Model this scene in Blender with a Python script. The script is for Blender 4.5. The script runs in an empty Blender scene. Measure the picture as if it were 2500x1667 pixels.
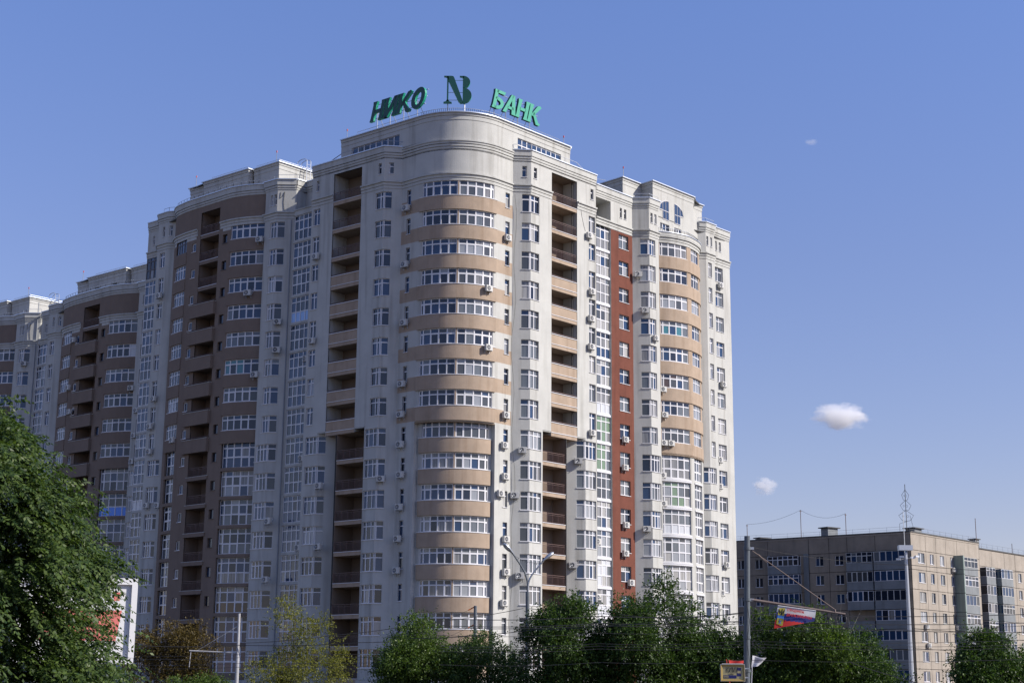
import bpy, bmesh, math, random
import numpy as np
from mathutils import Vector, Matrix

random.seed(11)
rnd = random.random
sc = bpy.context.scene
COL = sc.collection

# ------------------------------------------------------------------ camera
cam = bpy.data.cameras.new("camera")
camo = bpy.data.objects.new("camera", cam)
COL.objects.link(camo)
cam.sensor_fit = 'HORIZONTAL'
cam.sensor_width = 36.0
cam.lens = 3780.0 / 2500.0 * 36.0
cam.clip_start = 0.5
cam.clip_end = 20000
CR = ((0.9999661810, -0.0018227973, 0.0080196172),
      (0.0082241626, 0.2216317671, -0.9750957507),
      (0.0, 0.9751287285, 0.2216392627))          # right, down, forward
camo.matrix_world = Matrix(((CR[0][0], -CR[1][0], -CR[2][0], 0),
                            (CR[0][1], -CR[1][1], -CR[2][1], 0),
                            (CR[0][2], -CR[1][2], -CR[2][2], 0),
                            (0, 0, 0, 1)))
sc.camera = camo
GROUND = -1.8          # the eye stands 1.8 m above the ground

# ------------------------------------------------------------------ sky and sun
SUN_EL = math.radians(34)
SUN_AZ = math.radians(-14.5)       # measured from +X
sdir = Vector((math.cos(SUN_EL) * math.cos(SUN_AZ), math.cos(SUN_EL) * math.sin(SUN_AZ), math.sin(SUN_EL)))
w = bpy.data.worlds.new("World")
sc.world = w
w.use_nodes = True
wn = w.node_tree
wn.nodes.clear()
sky = wn.nodes.new('ShaderNodeTexSky')
sky.sky_type = 'NISHITA'
sky.sun_disc = False
sky.sun_elevation = SUN_EL
sky.sun_rotation = math.pi / 2 - SUN_AZ
sky.air_density = 1.0
sky.dust_density = 0.3
sky.ozone_density = 2.2
sky.altitude = 100
bg = wn.nodes.new('ShaderNodeBackground')
bg.inputs['Strength'].default_value = 0.143
wo = wn.nodes.new('ShaderNodeOutputWorld')
# the model's air, graded by height: paler and a little greyer low down, deeper blue higher up
tcw = wn.nodes.new('ShaderNodeTexCoord')
sep = wn.nodes.new('ShaderNodeSeparateXYZ')
ramp = wn.nodes.new('ShaderNodeValToRGB')
er = ramp.color_ramp
er.elements[0].position = 0.0
er.elements[0].color = (.66, .53, .58, 1)
er.elements[1].position = 1.0
er.elements[1].color = (.70, .70, .94, 1)
for p_, c_ in ((.10, (.66, .545, .62)), (.27, (.685, .615, .765)), (.42, (.71, .71, .945))):
    e_ = er.elements.new(p_)
    e_.color = (*c_, 1)
wn.links.new(tcw.outputs['Generated'], sep.inputs[0])
wn.links.new(sep.outputs['Z'], ramp.inputs[0])
tint = wn.nodes.new('ShaderNodeVectorMath')
tint.operation = 'MULTIPLY'
wn.links.new(sky.outputs[0], tint.inputs[0])
wn.links.new(ramp.outputs[0], tint.inputs[1])
wn.links.new(tint.outputs[0], bg.inputs[0])
wn.links.new(bg.outputs[0], wo.inputs[0])
sl = bpy.data.lights.new("sun", 'SUN')
sl.energy = 4.9
sl.angle = math.radians(0.55)
sl.color = (1.0, 0.93, 0.84)
so = bpy.data.objects.new("sun", sl)
COL.objects.link(so)
so.rotation_euler = sdir.to_track_quat('Z', 'Y').to_euler()
so.location = (200, 0, 150)
sc.view_settings.view_transform = 'Standard'
sc.view_settings.look = 'None'
sc.view_settings.gamma = 1.0
sc.view_settings.use_curve_mapping = False
sc.view_settings.exposure = 0.45
sc.cycles.max_bounces = 8
sc.cycles.diffuse_bounces = 3
sc.cycles.glossy_bounces = 3
sc.cycles.transmission_bounces = 4
sc.cycles.volume_bounces = 8
sc.cycles.transparent_max_bounces = 6

# ------------------------------------------------------------------ materials
def principled(name):
    m = bpy.data.materials.new(name)
    m.use_nodes = True
    nt = m.node_tree
    return m, nt, nt.nodes['Principled BSDF']

def plain(name, col, rough=0.6, metal=0.0, spec=0.5):
    m, nt, b = principled(name)
    b.inputs['Base Color'].default_value = (*col, 1)
    b.inputs['Roughness'].default_value = rough
    b.inputs['Metallic'].default_value = metal
    b.inputs['Specular IOR Level'].default_value = spec
    return m

def plaster(name, col, mottle=0.10, streak=0.10, rough=0.9, scale=0.5, bump=0.25, grime=(0.55, 0.53, 0.50)):
    """render with soft mottling, rain streaks and a fine float texture"""
    m, nt, b = principled(name)
    N = nt.nodes.new
    L = nt.links.new
    tc = N('ShaderNodeTexCoord')
    n1 = N('ShaderNodeTexNoise')
    n1.inputs['Scale'].default_value = scale
    n1.inputs['Detail'].default_value = 6
    n1.inputs['Roughness'].default_value = 0.65
    L(tc.outputs['Object'], n1.inputs['Vector'])
    mp = N('ShaderNodeMapping')
    mp.inputs['Scale'].default_value = (1.6, 1.6, 0.10)
    L(tc.outputs['Object'], mp.inputs['Vector'])
    n2 = N('ShaderNodeTexNoise')
    n2.inputs['Scale'].default_value = 1.0
    n2.inputs['Detail'].default_value = 5
    L(mp.outputs[0], n2.inputs['Vector'])
    r2 = N('ShaderNodeMapRange')
    r2.inputs['From Min'].default_value = 0.50
    r2.inputs['From Max'].default_value = 0.78
    r2.inputs['To Max'].default_value = streak * 2.2
    L(n2.outputs['Fac'], r2.inputs['Value'])
    r1 = N('ShaderNodeMapRange')
    r1.inputs['From Min'].default_value = 0.3
    r1.inputs['From Max'].default_value = 0.7
    r1.inputs['To Min'].default_value = 1 - mottle
    r1.inputs['To Max'].default_value = 1 + mottle * 0.6
    L(n1.outputs['Fac'], r1.inputs['Value'])
    sc1 = N('ShaderNodeVectorMath')
    sc1.operation = 'SCALE'
    sc1.inputs[0].default_value = col
    L(r1.outputs[0], sc1.inputs['Scale'])
    mx = N('ShaderNodeMix')
    mx.data_type = 'RGBA'
    mx.blend_type = 'MULTIPLY'
    L(r2.outputs[0], mx.inputs['Factor'])
    L(sc1.outputs[0], mx.inputs['A'])
    mx.inputs['B'].default_value = (*grime, 1)
    L(mx.outputs['Result'], b.inputs['Base Color'])
    b.inputs['Roughness'].default_value = rough
    b.inputs['Specular IOR Level'].default_value = 0.25
    n3 = N('ShaderNodeTexNoise')
    n3.inputs['Scale'].default_value = 9
    n3.inputs['Detail'].default_value = 4
    L(tc.outputs['Object'], n3.inputs['Vector'])
    bp = N('ShaderNodeBump')
    bp.inputs['Strength'].default_value = bump
    bp.inputs['Distance'].default_value = 0.03
    L(n3.outputs['Fac'], bp.inputs['Height'])
    L(bp.outputs[0], b.inputs['Normal'])
    return m

def glass(name, col, curtain=0.0, rough=0.04, spec=0.9):
    """window pane: whatever hangs behind it gives the base colour, the pane itself the reflection"""
    m, nt, b = principled(name)
    N = nt.nodes.new
    L = nt.links.new
    if curtain > 0:
        tc = N('ShaderNodeTexCoord')
        mp = N('ShaderNodeMapping')
        mp.inputs['Scale'].default_value = (7, 7, 0.25)
        L(tc.outputs['Object'], mp.inputs['Vector'])
        n = N('ShaderNodeTexNoise')
        n.inputs['Scale'].default_value = 1.0
        n.inputs['Detail'].default_value = 3
        L(mp.outputs[0], n.inputs['Vector'])
        r = N('ShaderNodeMapRange')
        r.inputs['From Min'].default_value = 0.35
        r.inputs['From Max'].default_value = 0.65
        r.inputs['To Min'].default_value = 1 - curtain
        r.inputs['To Max'].default_value = 1
        L(n.outputs['Fac'], r.inputs['Value'])
        s = N('ShaderNodeVectorMath')
        s.operation = 'SCALE'
        s.inputs[0].default_value = col
        L(r.outputs[0], s.inputs['Scale'])
        L(s.outputs[0], b.inputs['Base Color'])
    else:
        b.inputs['Base Color'].default_value = (*col, 1)
    b.inputs['Roughness'].default_value = 0.7
    b.inputs['Specular IOR Level'].default_value = 0.0
    b.inputs['Coat Weight'].default_value = 1.0
    b.inputs['Coat Roughness'].default_value = rough
    b.inputs['Coat IOR'].default_value = 1.6
    return m

M = {}
M['white'] = plaster('white_render', (0.442, 0.442, 0.418), 0.10, 0.30)
M['trim'] = plaster('pale_cornice_render', (0.437, 0.438, 0.415), 0.08, 0.28)
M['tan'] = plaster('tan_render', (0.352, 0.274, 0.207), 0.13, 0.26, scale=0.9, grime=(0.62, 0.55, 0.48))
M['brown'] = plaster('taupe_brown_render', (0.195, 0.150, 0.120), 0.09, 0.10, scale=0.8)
M['red'] = plaster('brick_red_render', (0.142, 0.050, 0.034), 0.14, 0.25, scale=1.2, grime=(0.5, 0.45, 0.45))
M['red_shaded'] = plaster('shaded_red_render', (0.08, 0.03, 0.02), 0.1, 0.1)  # the red render darkened, so the strip's shadow sits in its colour
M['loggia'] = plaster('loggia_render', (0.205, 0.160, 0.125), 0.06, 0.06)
M['pvc'] = plain('white_window_plastic', (0.60, 0.60, 0.62), 0.35)
M['brown_pvc'] = plain('dark_brown_window_frame', (0.05, 0.03, 0.025), 0.4)
M['cap'] = plain('galvanised_flashing', (0.55, 0.58, 0.62), 0.4, 0.6)
M['rail'] = plain('brown_painted_steel', (0.10, 0.055, 0.045), 0.5)
M['pipe'] = plain('grey_painted_pipe', (0.22, 0.24, 0.27), 0.5)
M['steel'] = plain('galvanised_steel', (0.45, 0.47, 0.50), 0.45, 0.7)
M['door'] = plain('dark_brown_door', (0.085, 0.045, 0.03), 0.55)
M['roof'] = plaster('roof_felt', (0.10, 0.10, 0.10), 0.2, 0.0)
M['redlamp'] = plain('red_beacon_plastic', (0.45, 0.02, 0.02), 0.4)
M['cable'] = plain('black_cable', (0.02, 0.02, 0.022), 0.6)
M['dirty'] = plain('grey_cable', (0.30, 0.29, 0.28), 0.7)
M['acwhite'] = plain('air_conditioner_casing', (0.48, 0.475, 0.45), 0.45)
M['acdark'] = plain('air_conditioner_grille', (0.04, 0.04, 0.045), 0.6)
M['shop'] = plaster('dark_shopfront', (0.06, 0.055, 0.05), 0.2, 0.1)
# panes
G = {
    'blue': glass('pane_clear_blue', (0.020, 0.045, 0.10)),
    'navy': glass('pane_dark', (0.012, 0.018, 0.032)),
    'grey': glass('pane_grey_room', (0.055, 0.06, 0.065)),
    'mid': glass('pane_blue_grey_blind', (0.125, 0.14, 0.155), 0.2),
    'net': glass('pane_net_curtain', (0.25, 0.25, 0.25), 0.5),
    'drape': glass('pane_white_drape', (0.38, 0.375, 0.36), 0.35),
    'blind': glass('pane_pale_blind', (0.26, 0.275, 0.295), 0.08),
    'teal': glass('pane_teal_film', (0.05, 0.17, 0.20)),
    'green': glass('pane_green_screen', (0.16, 0.23, 0.15), 0.2),
    'foil': glass('pane_white_film', (0.50, 0.52, 0.55), 0.1, 0.25),
    'skyblue': glass('pane_blue_film', (0.26, 0.42, 0.72), 0.1, 0.2),
    'brown': glass('pane_brown_room', (0.07, 0.045, 0.035)),
    'bright_blue': glass('pane_bright_blue_sheet', (0.03, 0.22, 0.80), 0.1, 0.2),
}
MIX = {   # curtains and rooms behind the panes; shaded sides mixed darker to carry their shade
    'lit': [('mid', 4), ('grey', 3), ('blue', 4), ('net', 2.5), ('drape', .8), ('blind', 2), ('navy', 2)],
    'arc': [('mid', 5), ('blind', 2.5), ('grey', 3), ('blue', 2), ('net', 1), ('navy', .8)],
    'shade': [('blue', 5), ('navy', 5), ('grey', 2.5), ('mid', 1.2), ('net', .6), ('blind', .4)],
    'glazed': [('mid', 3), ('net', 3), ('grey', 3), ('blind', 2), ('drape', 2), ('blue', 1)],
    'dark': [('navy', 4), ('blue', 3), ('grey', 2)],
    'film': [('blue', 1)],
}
def pick(key):
    L = MIX[key]
    t = rnd() * sum(x[1] for x in L)
    for k, v in L:
        t -= v
        if t <= 0:
            return k
    return L[0][0]

# ------------------------------------------------------------------ scene helpers
def tag(o, label, cat, group=None, kind=None):
    if label:
        o['label'] = label
    if cat:
        o['category'] = cat
    if group:
        o['group'] = group
    if kind:
        o['kind'] = kind
    return o

def thing(name, loc, label, cat, group=None, rz=0.0):
    o = bpy.data.objects.new(name, None)
    o.empty_display_size = 0.5
    COL.objects.link(o)
    o.location = loc
    o.rotation_euler = (0, 0, rz)
    return tag(o, label, cat, group)

def attach(o, parent, local=False):
    if parent is not None:
        o.parent = parent
        if not local:
            root = parent
            while root.parent is not None:
                root = root.parent
            if parent is root:
                o.matrix_parent_inverse = Matrix.Translation(-Vector(root.location))
    return o

def mesh_obj(name, V, F, mats, MI=None, parent=None, smooth=False, local=False):
    me = bpy.data.meshes.new(name)
    me.from_pydata([tuple(v) for v in V], [], [tuple(f) for f in F])
    for m in mats:
        me.materials.append(m)
    if MI is not None and len(mats) > 1:
        me.polygons.foreach_set('material_index', np.array(MI, dtype=np.int32))
    if smooth:
        me.polygons.foreach_set('use_smooth', np.ones(len(F), dtype=bool))
    me.update()
    o = bpy.data.objects.new(name, me)
    COL.objects.link(o)
    return attach(o, parent, local)

class MB:
    """collects quads, boxes, tubes and prisms; build() links them as one mesh object"""
    def __init__(s):
        s.V, s.F, s.I = [], [], []
        s.mats = []
    def mi(s, m):
        if m not in s.mats:
            s.mats.append(m)
        return s.mats.index(m)
    def poly(s, pts, m):
        b = len(s.V)
        s.V += [tuple(p) for p in pts]
        s.F.append(tuple(range(b, b + len(pts))))
        s.I.append(s.mi(m))
    def hexa(s, p, m):
        """8 corners: bottom ring then top ring, seen from outside anticlockwise from above"""
        b = len(s.V)
        s.V += [tuple(q) for q in p]
        for f in ((3, 2, 1, 0), (4, 5, 6, 7), (0, 1, 5, 4), (1, 2, 6, 5), (2, 3, 7, 6), (3, 0, 4, 7)):
            s.F.append(tuple(b + i for i in f))
            s.I.append(s.mi(m))
    def box(s, c, size, m, rz=0.0):
        cx, cy, cz = c
        hx, hy, hz = size[0] / 2, size[1] / 2, size[2] / 2
        ca, sa = math.cos(rz), math.sin(rz)
        P = []
        for dz in (-hz, hz):
            for dx, dy in ((-hx, -hy), (hx, -hy), (hx, hy), (-hx, hy)):
                P.append((cx + dx * ca - dy * sa, cy + dx * sa + dy * ca, cz + dz))
        s.hexa(P, m)
    def prism(s, poly, z0, z1, m, mtop=None):
        """vertical prism over an XY polygon (any winding)"""
        a = sum(p[0] * q[1] - q[0] * p[1] for p, q in zip(poly, poly[1:] + poly[:1]))
        if a < 0:
            poly = poly[::-1]
        n = len(poly)
        b = len(s.V)
        s.V += [(p[0], p[1], z0) for p in poly] + [(p[0], p[1], z1) for p in poly]
        for i in range(n):
            j = (i + 1) % n
            s.F.append((b + i, b + j, b + n + j, b + n + i))
            s.I.append(s.mi(m))
        s.F.append(tuple(range(b + n, b + 2 * n)))
        s.I.append(s.mi(mtop or m))
        s.F.append(tuple(range(b + n - 1, b - 1, -1)))
        s.I.append(s.mi(m))
    def tube(s, pts, r, m, n=6, r1=None):
        pts = [Vector(p) for p in pts]
        rings = []
        for i, p in enumerate(pts):
            d = (pts[min(i + 1, len(pts) - 1)] - pts[max(i - 1, 0)])
            if d.length < 1e-9:
                d = Vector((0, 0, 1))
            d.normalize()
            a = d.orthogonal() if i == 0 else (prev - d * prev.dot(d))
            if a.length < 1e-6:
                a = d.orthogonal()
            a.normalize()
            prev = a
            c = d.cross(a)
            rr = r if r1 is None else r + (r1 - r) * i / max(1, len(pts) - 1)
            b = len(s.V)
            s.V += [tuple(p + (a * math.cos(t) + c * math.sin(t)) * rr) for t in (2 * math.pi * k / n for k in range(n))]
            rings.append(b)
        for a_, b_ in zip(rings, rings[1:]):
            for k in range(n):
                l = (k + 1) % n
                s.F.append((a_ + k, a_ + l, b_ + l, b_ + k))
                s.I.append(s.mi(m))
        s.F.append(tuple(rings[0] + k for k in range(n - 1, -1, -1)))
        s.I.append(s.mi(m))
        s.F.append(tuple(rings[-1] + k for k in range(n)))
        s.I.append(s.mi(m))
    def build(s, name, parent=None, smooth=False, local=False):
        return mesh_obj(name, s.V, s.F, s.mats, s.I, parent, smooth, local)

# ------------------------------------------------------------------ plan paths
def vadd(a, b, k=1.0):
    return (a[0] + b[0] * k, a[1] + b[1] * k)

class Path:
    """plan line walked from left to right with the street on the right hand"""
    def __init__(s, pts):
        s.p = [tuple(map(float, q)) for q in pts]
        n = len(s.p)
        s.s = [0.0]
        s.d = []
        for a, b in zip(s.p, s.p[1:]):
            L = math.hypot(b[0] - a[0], b[1] - a[1])
            s.s.append(s.s[-1] + L)
            s.d.append(((b[0] - a[0]) / L, (b[1] - a[1]) / L))
        s.m = []
        for i in range(n):
            n1 = (s.d[max(i - 1, 0)][1], -s.d[max(i - 1, 0)][0])
            n2 = (s.d[min(i, n - 2)][1], -s.d[min(i, n - 2)][0])
            k = max(0.35, 1 + n1[0] * n2[0] + n1[1] * n2[1])
            s.m.append(((n1[0] + n2[0]) / k, (n1[1] + n2[1]) / k))
        s.len = s.s[-1]
        s.turn = [math.acos(max(-1, min(1, a[0] * b[0] + a[1] * b[1]))) for a, b in zip(s.d, s.d[1:])]
    def seg(s, t):
        for i in range(len(s.d) - 1):
            if t < s.s[i + 1] - 1e-6:
                return i
        return len(s.d) - 1
    def at(s, t, off=0.0):
        i = s.seg(t)
        k = (t - s.s[i]) / (s.s[i + 1] - s.s[i])
        a = vadd(s.p[i], s.m[i], off)
        b = vadd(s.p[i + 1], s.m[i + 1], off)
        return (a[0] + (b[0] - a[0]) * k, a[1] + (b[1] - a[1]) * k)
    def breaks(s, a, b, eps=1e-3):
        return [a] + [x for x in s.s if a + eps < x < b - eps] + [b]
    def nearest(s, q, lo=0, hi=None):
        best = (1e9, 0)
        for i in range(lo, hi if hi is not None else len(s.d)):
            a = s.p[i]
            t = (q[0] - a[0]) * s.d[i][0] + (q[1] - a[1]) * s.d[i][1]
            t = min(max(t, 0), s.s[i + 1] - s.s[i])
            x = (a[0] + s.d[i][0] * t - q[0], a[1] + s.d[i][1] * t - q[1])
            best = min(best, (x[0] ** 2 + x[1] ** 2, s.s[i] + t))
        return best[1]
    def moved(s, o):
        return Path([vadd(p, o) for p in s.p])

def arc_pts(P0, P1, R, n):
    mx, my = (P0[0] + P1[0]) / 2, (P0[1] + P1[1]) / 2
    cx, cy = P1[0] - P0[0], P1[1] - P0[1]
    L = math.hypot(cx, cy)
    h = math.sqrt(R * R - L * L / 4)
    C = (mx - cy / L * h, my + cx / L * h)
    a0 = math.atan2(P0[1] - C[1], P0[0] - C[0])
    a1 = math.atan2(P1[1] - C[1], P1[0] - C[0])
    return [(C[0] + R * math.cos(a0 + (a1 - a0) * i / n), C[1] + R * math.sin(a0 + (a1 - a0) * i / n)) for i in range(n + 1)], C

def smooth_pts(pts, n=3):
    """Catmull-Rom through plan points"""
    out = []
    P = [pts[0]] + list(pts) + [pts[-1]]
    for i in range(1, len(P) - 2):
        p0, p1, p2, p3 = P[i - 1], P[i], P[i + 1], P[i + 2]
        for k in range(n):
            t = k / n
            out.append(tuple(0.5 * (2 * p1[j] + (p2[j] - p0[j]) * t + (2 * p0[j] - 5 * p1[j] + 4 * p2[j] - p3[j]) * t * t
                                    + (3 * p1[j] - p0[j] - 3 * p2[j] + p3[j]) * t ** 3) for j in (0, 1)))
    out.append(tuple(pts[-1]))
    return out

# ------------------------------------------------------------------ walls, trims, windows
def uniq(a, eps=1e-4):
    a = sorted(a)
    out = [a[0]]
    for x in a[1:]:
        if x - out[-1] > eps:
            out.append(x)
    return out

def facade(name, parent, path, z0, z1, opens, mats, matfn=None, zb=(), sb=(), reveal=0.16, rmat=None):
    """a wall along a plan path with openings (s0, s1, za, zb) cut into it, reveals included"""
    ops = [(max(a, 0), min(b, path.len), max(c, z0), min(d, z1)) for a, b, c, d in opens if d > z0 + .01 and c < z1 - .01]
    S = uniq(list(path.s) + [x for o in ops for x in o[:2]] + list(sb))
    Z = uniq([z0, z1] + [x for o in ops for x in o[2:]] + [z for z in zb if z0 < z < z1])
    S = np.array(S)
    Z = np.array(Z)
    mask = np.zeros((len(S) - 1, len(Z) - 1), bool)
    for a, b, c, d in ops:
        mask[np.searchsorted(S, a - 2e-4):np.searchsorted(S, b - 2e-4), np.searchsorted(Z, c - 2e-4):np.searchsorted(Z, d - 2e-4)] = True
    V, F, I = [], [], []
    pos = [path.at(s) for s in S]
    vid = {}
    def v(i, j):
        k = (i, j)
        if k not in vid:
            vid[k] = len(V)
            V.append((*pos[i], Z[j]))
        return vid[k]
    for i in range(len(S) - 1):
        for j in range(len(Z) - 1):
            if not mask[i, j]:
                F.append((v(i, j), v(i + 1, j), v(i + 1, j + 1), v(i, j + 1)))
                I.append(matfn((S[i] + S[i + 1]) / 2, (Z[j] + Z[j + 1]) / 2) if matfn else 0)
    rm = 0
    for a, b, c, d in ops:
        if rmat is not None:
            rm = rmat
        elif matfn:
            rm = matfn(max(a - .05, 0), (c + d) / 2)
        br = path.breaks(a, b)
        out = [path.at(s) for s in br]
        inn = [path.at(s, -reveal) for s in br]
        for k in range(len(br) - 1):
            for z, fl in ((c, 0), (d, 1)):
                if z <= z0 + .005 or z >= z1 - .005:
                    continue
                q = [(*out[k], z), (*out[k + 1], z), (*inn[k + 1], z), (*inn[k], z)]
                if fl:
                    q = q[::-1]
                n = len(V)
                V += q
                F.append((n, n + 1, n + 2, n + 3))
                I.append(rm)
        for k, fl in ((0, 0), (-1, 1)):
            if d >= z1 - .005 and c > z0 + 1:
                continue
            q = [(*out[k], c), (*inn[k], c), (*inn[k], d), (*out[k], d)]
            if fl:
                q = q[::-1]
            n = len(V)
            V += q
            F.append((n, n + 1, n + 2, n + 3))
            I.append(rm)
    return mesh_obj(name, V, F, mats, I, parent)

def band(mb, path, a, b, z0, z1, o1, m, o0=-0.06):
    """a projecting course along the wall from s=a to s=b"""
    br = path.breaks(a, b)
    for s0, s1 in zip(br, br[1:]):
        p0, p1, q0, q1 = path.at(s0, o1), path.at(s1, o1), path.at(s0, o0), path.at(s1, o0)
        mb.poly([(*p0, z0), (*p1, z0), (*p1, z1), (*p0, z1)], m)
        mb.poly([(*p0, z1), (*p1, z1), (*q1, z1), (*q0, z1)], m)
        mb.poly([(*q0, z0), (*q1, z0), (*p1, z0), (*p0, z0)], m)
    for s0, fl in ((a, 0), (b, 1)):
        p0, q0 = path.at(s0, o1), path.at(s0, o0)
        q = [(*q0, z0), (*p0, z0), (*p0, z1), (*q0, z1)]
        mb.poly(q[::-1] if fl else q, m)

def slab(mb, path, a, b, z0, z1, o1, o0, m):
    br = path.breaks(a, b)
    band(mb, path, a, b, z0, z1, o1, m, o0)
    for s0, s1 in zip(br, br[1:]):
        q0, q1 = path.at(s0, o0), path.at(s1, o0)
        mb.poly([(*q1, z0), (*q0, z0), (*q0, z1), (*q1, z1)], m)

PANES = {}
CA = np.array(CR)
def pix(p):
    q = CA @ np.array(p)
    return 1250 + 3780 * q[0] / q[2], 833.5 + 3780 * q[1] / q[2]

def window(parent, path, s0, s1, z0, z1, cols=2, rows=(), mix='lit', fw=0.046, depth=0.11, sash=0.35, sill=True,
           mat=None, name='window', fill=None, vmul=0.05, single=None, below=None):
    """frame with a ring per light; every pane is set in behind its ring"""
    mat = mat or M['pvc']
    if isinstance(cols, int):
        C = [s0 + (s1 - s0) * i / cols for i in range(cols + 1)]
    else:
        C = [s0] + list(cols) + [s1]
    for x, turn in zip(path.s[1:-1], path.turn):
        if turn > .28 and s0 + .08 < x < s1 - .08 and min(abs(x - c) for c in C) > 0.12:
            C.append(x)
    C = sorted(C)
    Zs = [z0] + [z0 + r for r in rows] + [z1]
    mb = MB()
    cells = []
    main = single if single else None
    for i in range(len(C) - 1):
        for j in range(len(Zs) - 1):
            a, b, c, d = C[i], C[i + 1], Zs[j], Zs[j + 1]
            f = fw
            if sash and rnd() < sash and (d - c) > 0.6:
                f = fw * 1.6
            fa = f + (vmul if i == 0 else 0) * .3
            f = min(f, .28 * (b - a))
            fa = min(fa, .28 * (b - a))
            def P(s, z, off, a=a, b=b):
                k = (s - a) / (b - a)
                q0, q1 = path.at(a + 1e-5, off), path.at(b - 1e-5, off)
                return (q0[0] + (q1[0] - q0[0]) * k, q0[1] + (q1[1] - q0[1]) * k, z)
            o = [P(a, c, -depth), P(b, c, -depth), P(b, d, -depth), P(a, d, -depth)]
            n = [P(a + fa, c + f, -depth), P(b - f, c + f, -depth), P(b - f, d - f, -depth), P(a + fa, d - f, -depth)]
            e = [P(a + fa, c + f, -depth - .05), P(b - f, c + f, -depth - .05), P(b - f, d - f, -depth - .05), P(a + fa, d - f, -depth - .05)]
            for k in range(4):
                l = (k + 1) % 4
                mb.poly([o[k], o[l], n[l], n[k]], mat)
                mb.poly([n[k], n[l], e[l], e[k]], mat)
            cells.append((i, j, a + fa, b - f, c + f, d - f, P))
    if sill:
        band(mb, path, s0 - .04, s1 + .04, z0 - .055, z0 - .005, .07, mat, -depth - .02)
    fr = mb.build(name, parent)
    root = parent
    colk = {}
    base = pick(mix) if main is None else main
    for i, j, a, b, c, d, P in cells:
        if fill and (i, j) in fill:
            k = fill[(i, j)]
        elif below and j == 0:
            k = below
        else:
            # lights of one window mostly share what hangs behind them
            k = base if rnd() < 0.55 else pick(mix)
        t = [rnd() * .012 - .006 for _ in range(3)]
        q = [P(a - .01, c - .01, -depth - .045 + t[0]), P(b + .01, c - .01, -depth - .045 + t[1]),
             P(b + .01, d + .01, -depth - .045 + t[1] + t[2]), P(a - .01, d + .01, -depth - .045 + t[0] + t[2])]
        uv = [pix(x) for x in q]
        ar = abs(sum(uv[x][0] * uv[(x + 1) % 4][1] - uv[(x + 1) % 4][0] * uv[x][1] for x in range(4))) / 2
        if not (-20 < uv[0][0] < 2520 and -20 < uv[0][1] < 1690):
            ar *= .01
        PANES.setdefault(root.name, []).append((ar, fr, q, k))
    return fr

def flush_panes(limit=295):
    for rn, L in PANES.items():
        root = bpy.data.objects[rn]
        L.sort(key=lambda x: -x[0])
        for ar, fr, q, k in L[:limit]:
            o = mesh_obj('pane', q, [(0, 1, 2, 3)], [G[k]])
            o.parent = fr
        if len(L) > limit:
            mb = MB()
            for ar, fr, q, k in L[limit:]:
                mb.poly(q, G[k])
            mb.build('small_panes', root)['kind'] = 'stuff'

def railing(name, parent, path, a, b, z, h, off, mat, step=0.16, top=0.05, mid=True):
    mb = MB()
    n = max(2, int((b - a) / step))
    for s0, s1 in zip(path.breaks(a, b), path.breaks(a, b)[1:]):
        for zz, t in ((z + h - top, top), (z + h * .80, .03), (z + .08, .03)):
            p0, p1, q0, q1 = path.at(s0, off + .025), path.at(s1, off + .025), path.at(s0, off - .025), path.at(s1, off - .025)
            mb.hexa([(*p0, zz), (*p1, zz), (*q1, zz), (*q0, zz), (*p0, zz + t), (*p1, zz + t), (*q1, zz + t), (*q0, zz + t)], mat)
    for i in range(n + 1):
        s = a + (b - a) * i / n
        p = path.at(s, off)
        wd = .06 if i % 5 == 0 else .034
        hh = h if i % 5 == 0 else h * .80
        mb.box((p[0], p[1], z + hh / 2), (wd, wd, hh), mat, rnd() * .1)
    return mb.build(name, parent)

def roof_rail(parent, pts, h=0.55, r=0.025):
    mb = MB()
    pts = [Vector(p) for p in pts]
    mb.tube([p + Vector((0, 0, h)) for p in pts], r, M['steel'], 5)
    d = 0.0
    for a, b in zip(pts, pts[1:]):
        L = (b - a).length
        k = max(1, int(L / 1.8))
        for i in range(k + 1):
            p = a + (b - a) * (i / k)
            mb.tube([p - Vector((0, 0, .1)), p + Vector((0, 0, h))], r * .9, M['steel'], 4)
    return mb.build('roof_railing', parent)

def rod(parent, x, y, z, h=1.0):
    mb = MB()
    mb.tube([(x, y, z), (x, y, z + h)], .03, M['pipe'], 5)
    o = mb.build('beacon_mast', parent)
    mb = MB()
    mb.tube([(x, y, z + h), (x, y, z + h + .1), (x, y, z + h + .2)], .07, M['redlamp'], 6)
    q = mb.build('beacon_lamp')
    q.parent = o
    return o

# storeys: S(r) sill of row r (1 = top flat), FL(r) its floor
def S(r):
    return 47.25 - 3 * (r - 1)
def FL(r):
    return 46.25 - 3 * (r - 1)
def AS(r):
    return 47.83 - 3 * (r - 1)        # sill of the curved bays
ZT = 25.32                            # above this the bays are corbelled out
ROWS = range(1, 17)
UP = range(1, 9)
LO = range(9, 17)
dL = (-0.7733, 0.6341)
dR = (0.6740, 0.7388)

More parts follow.
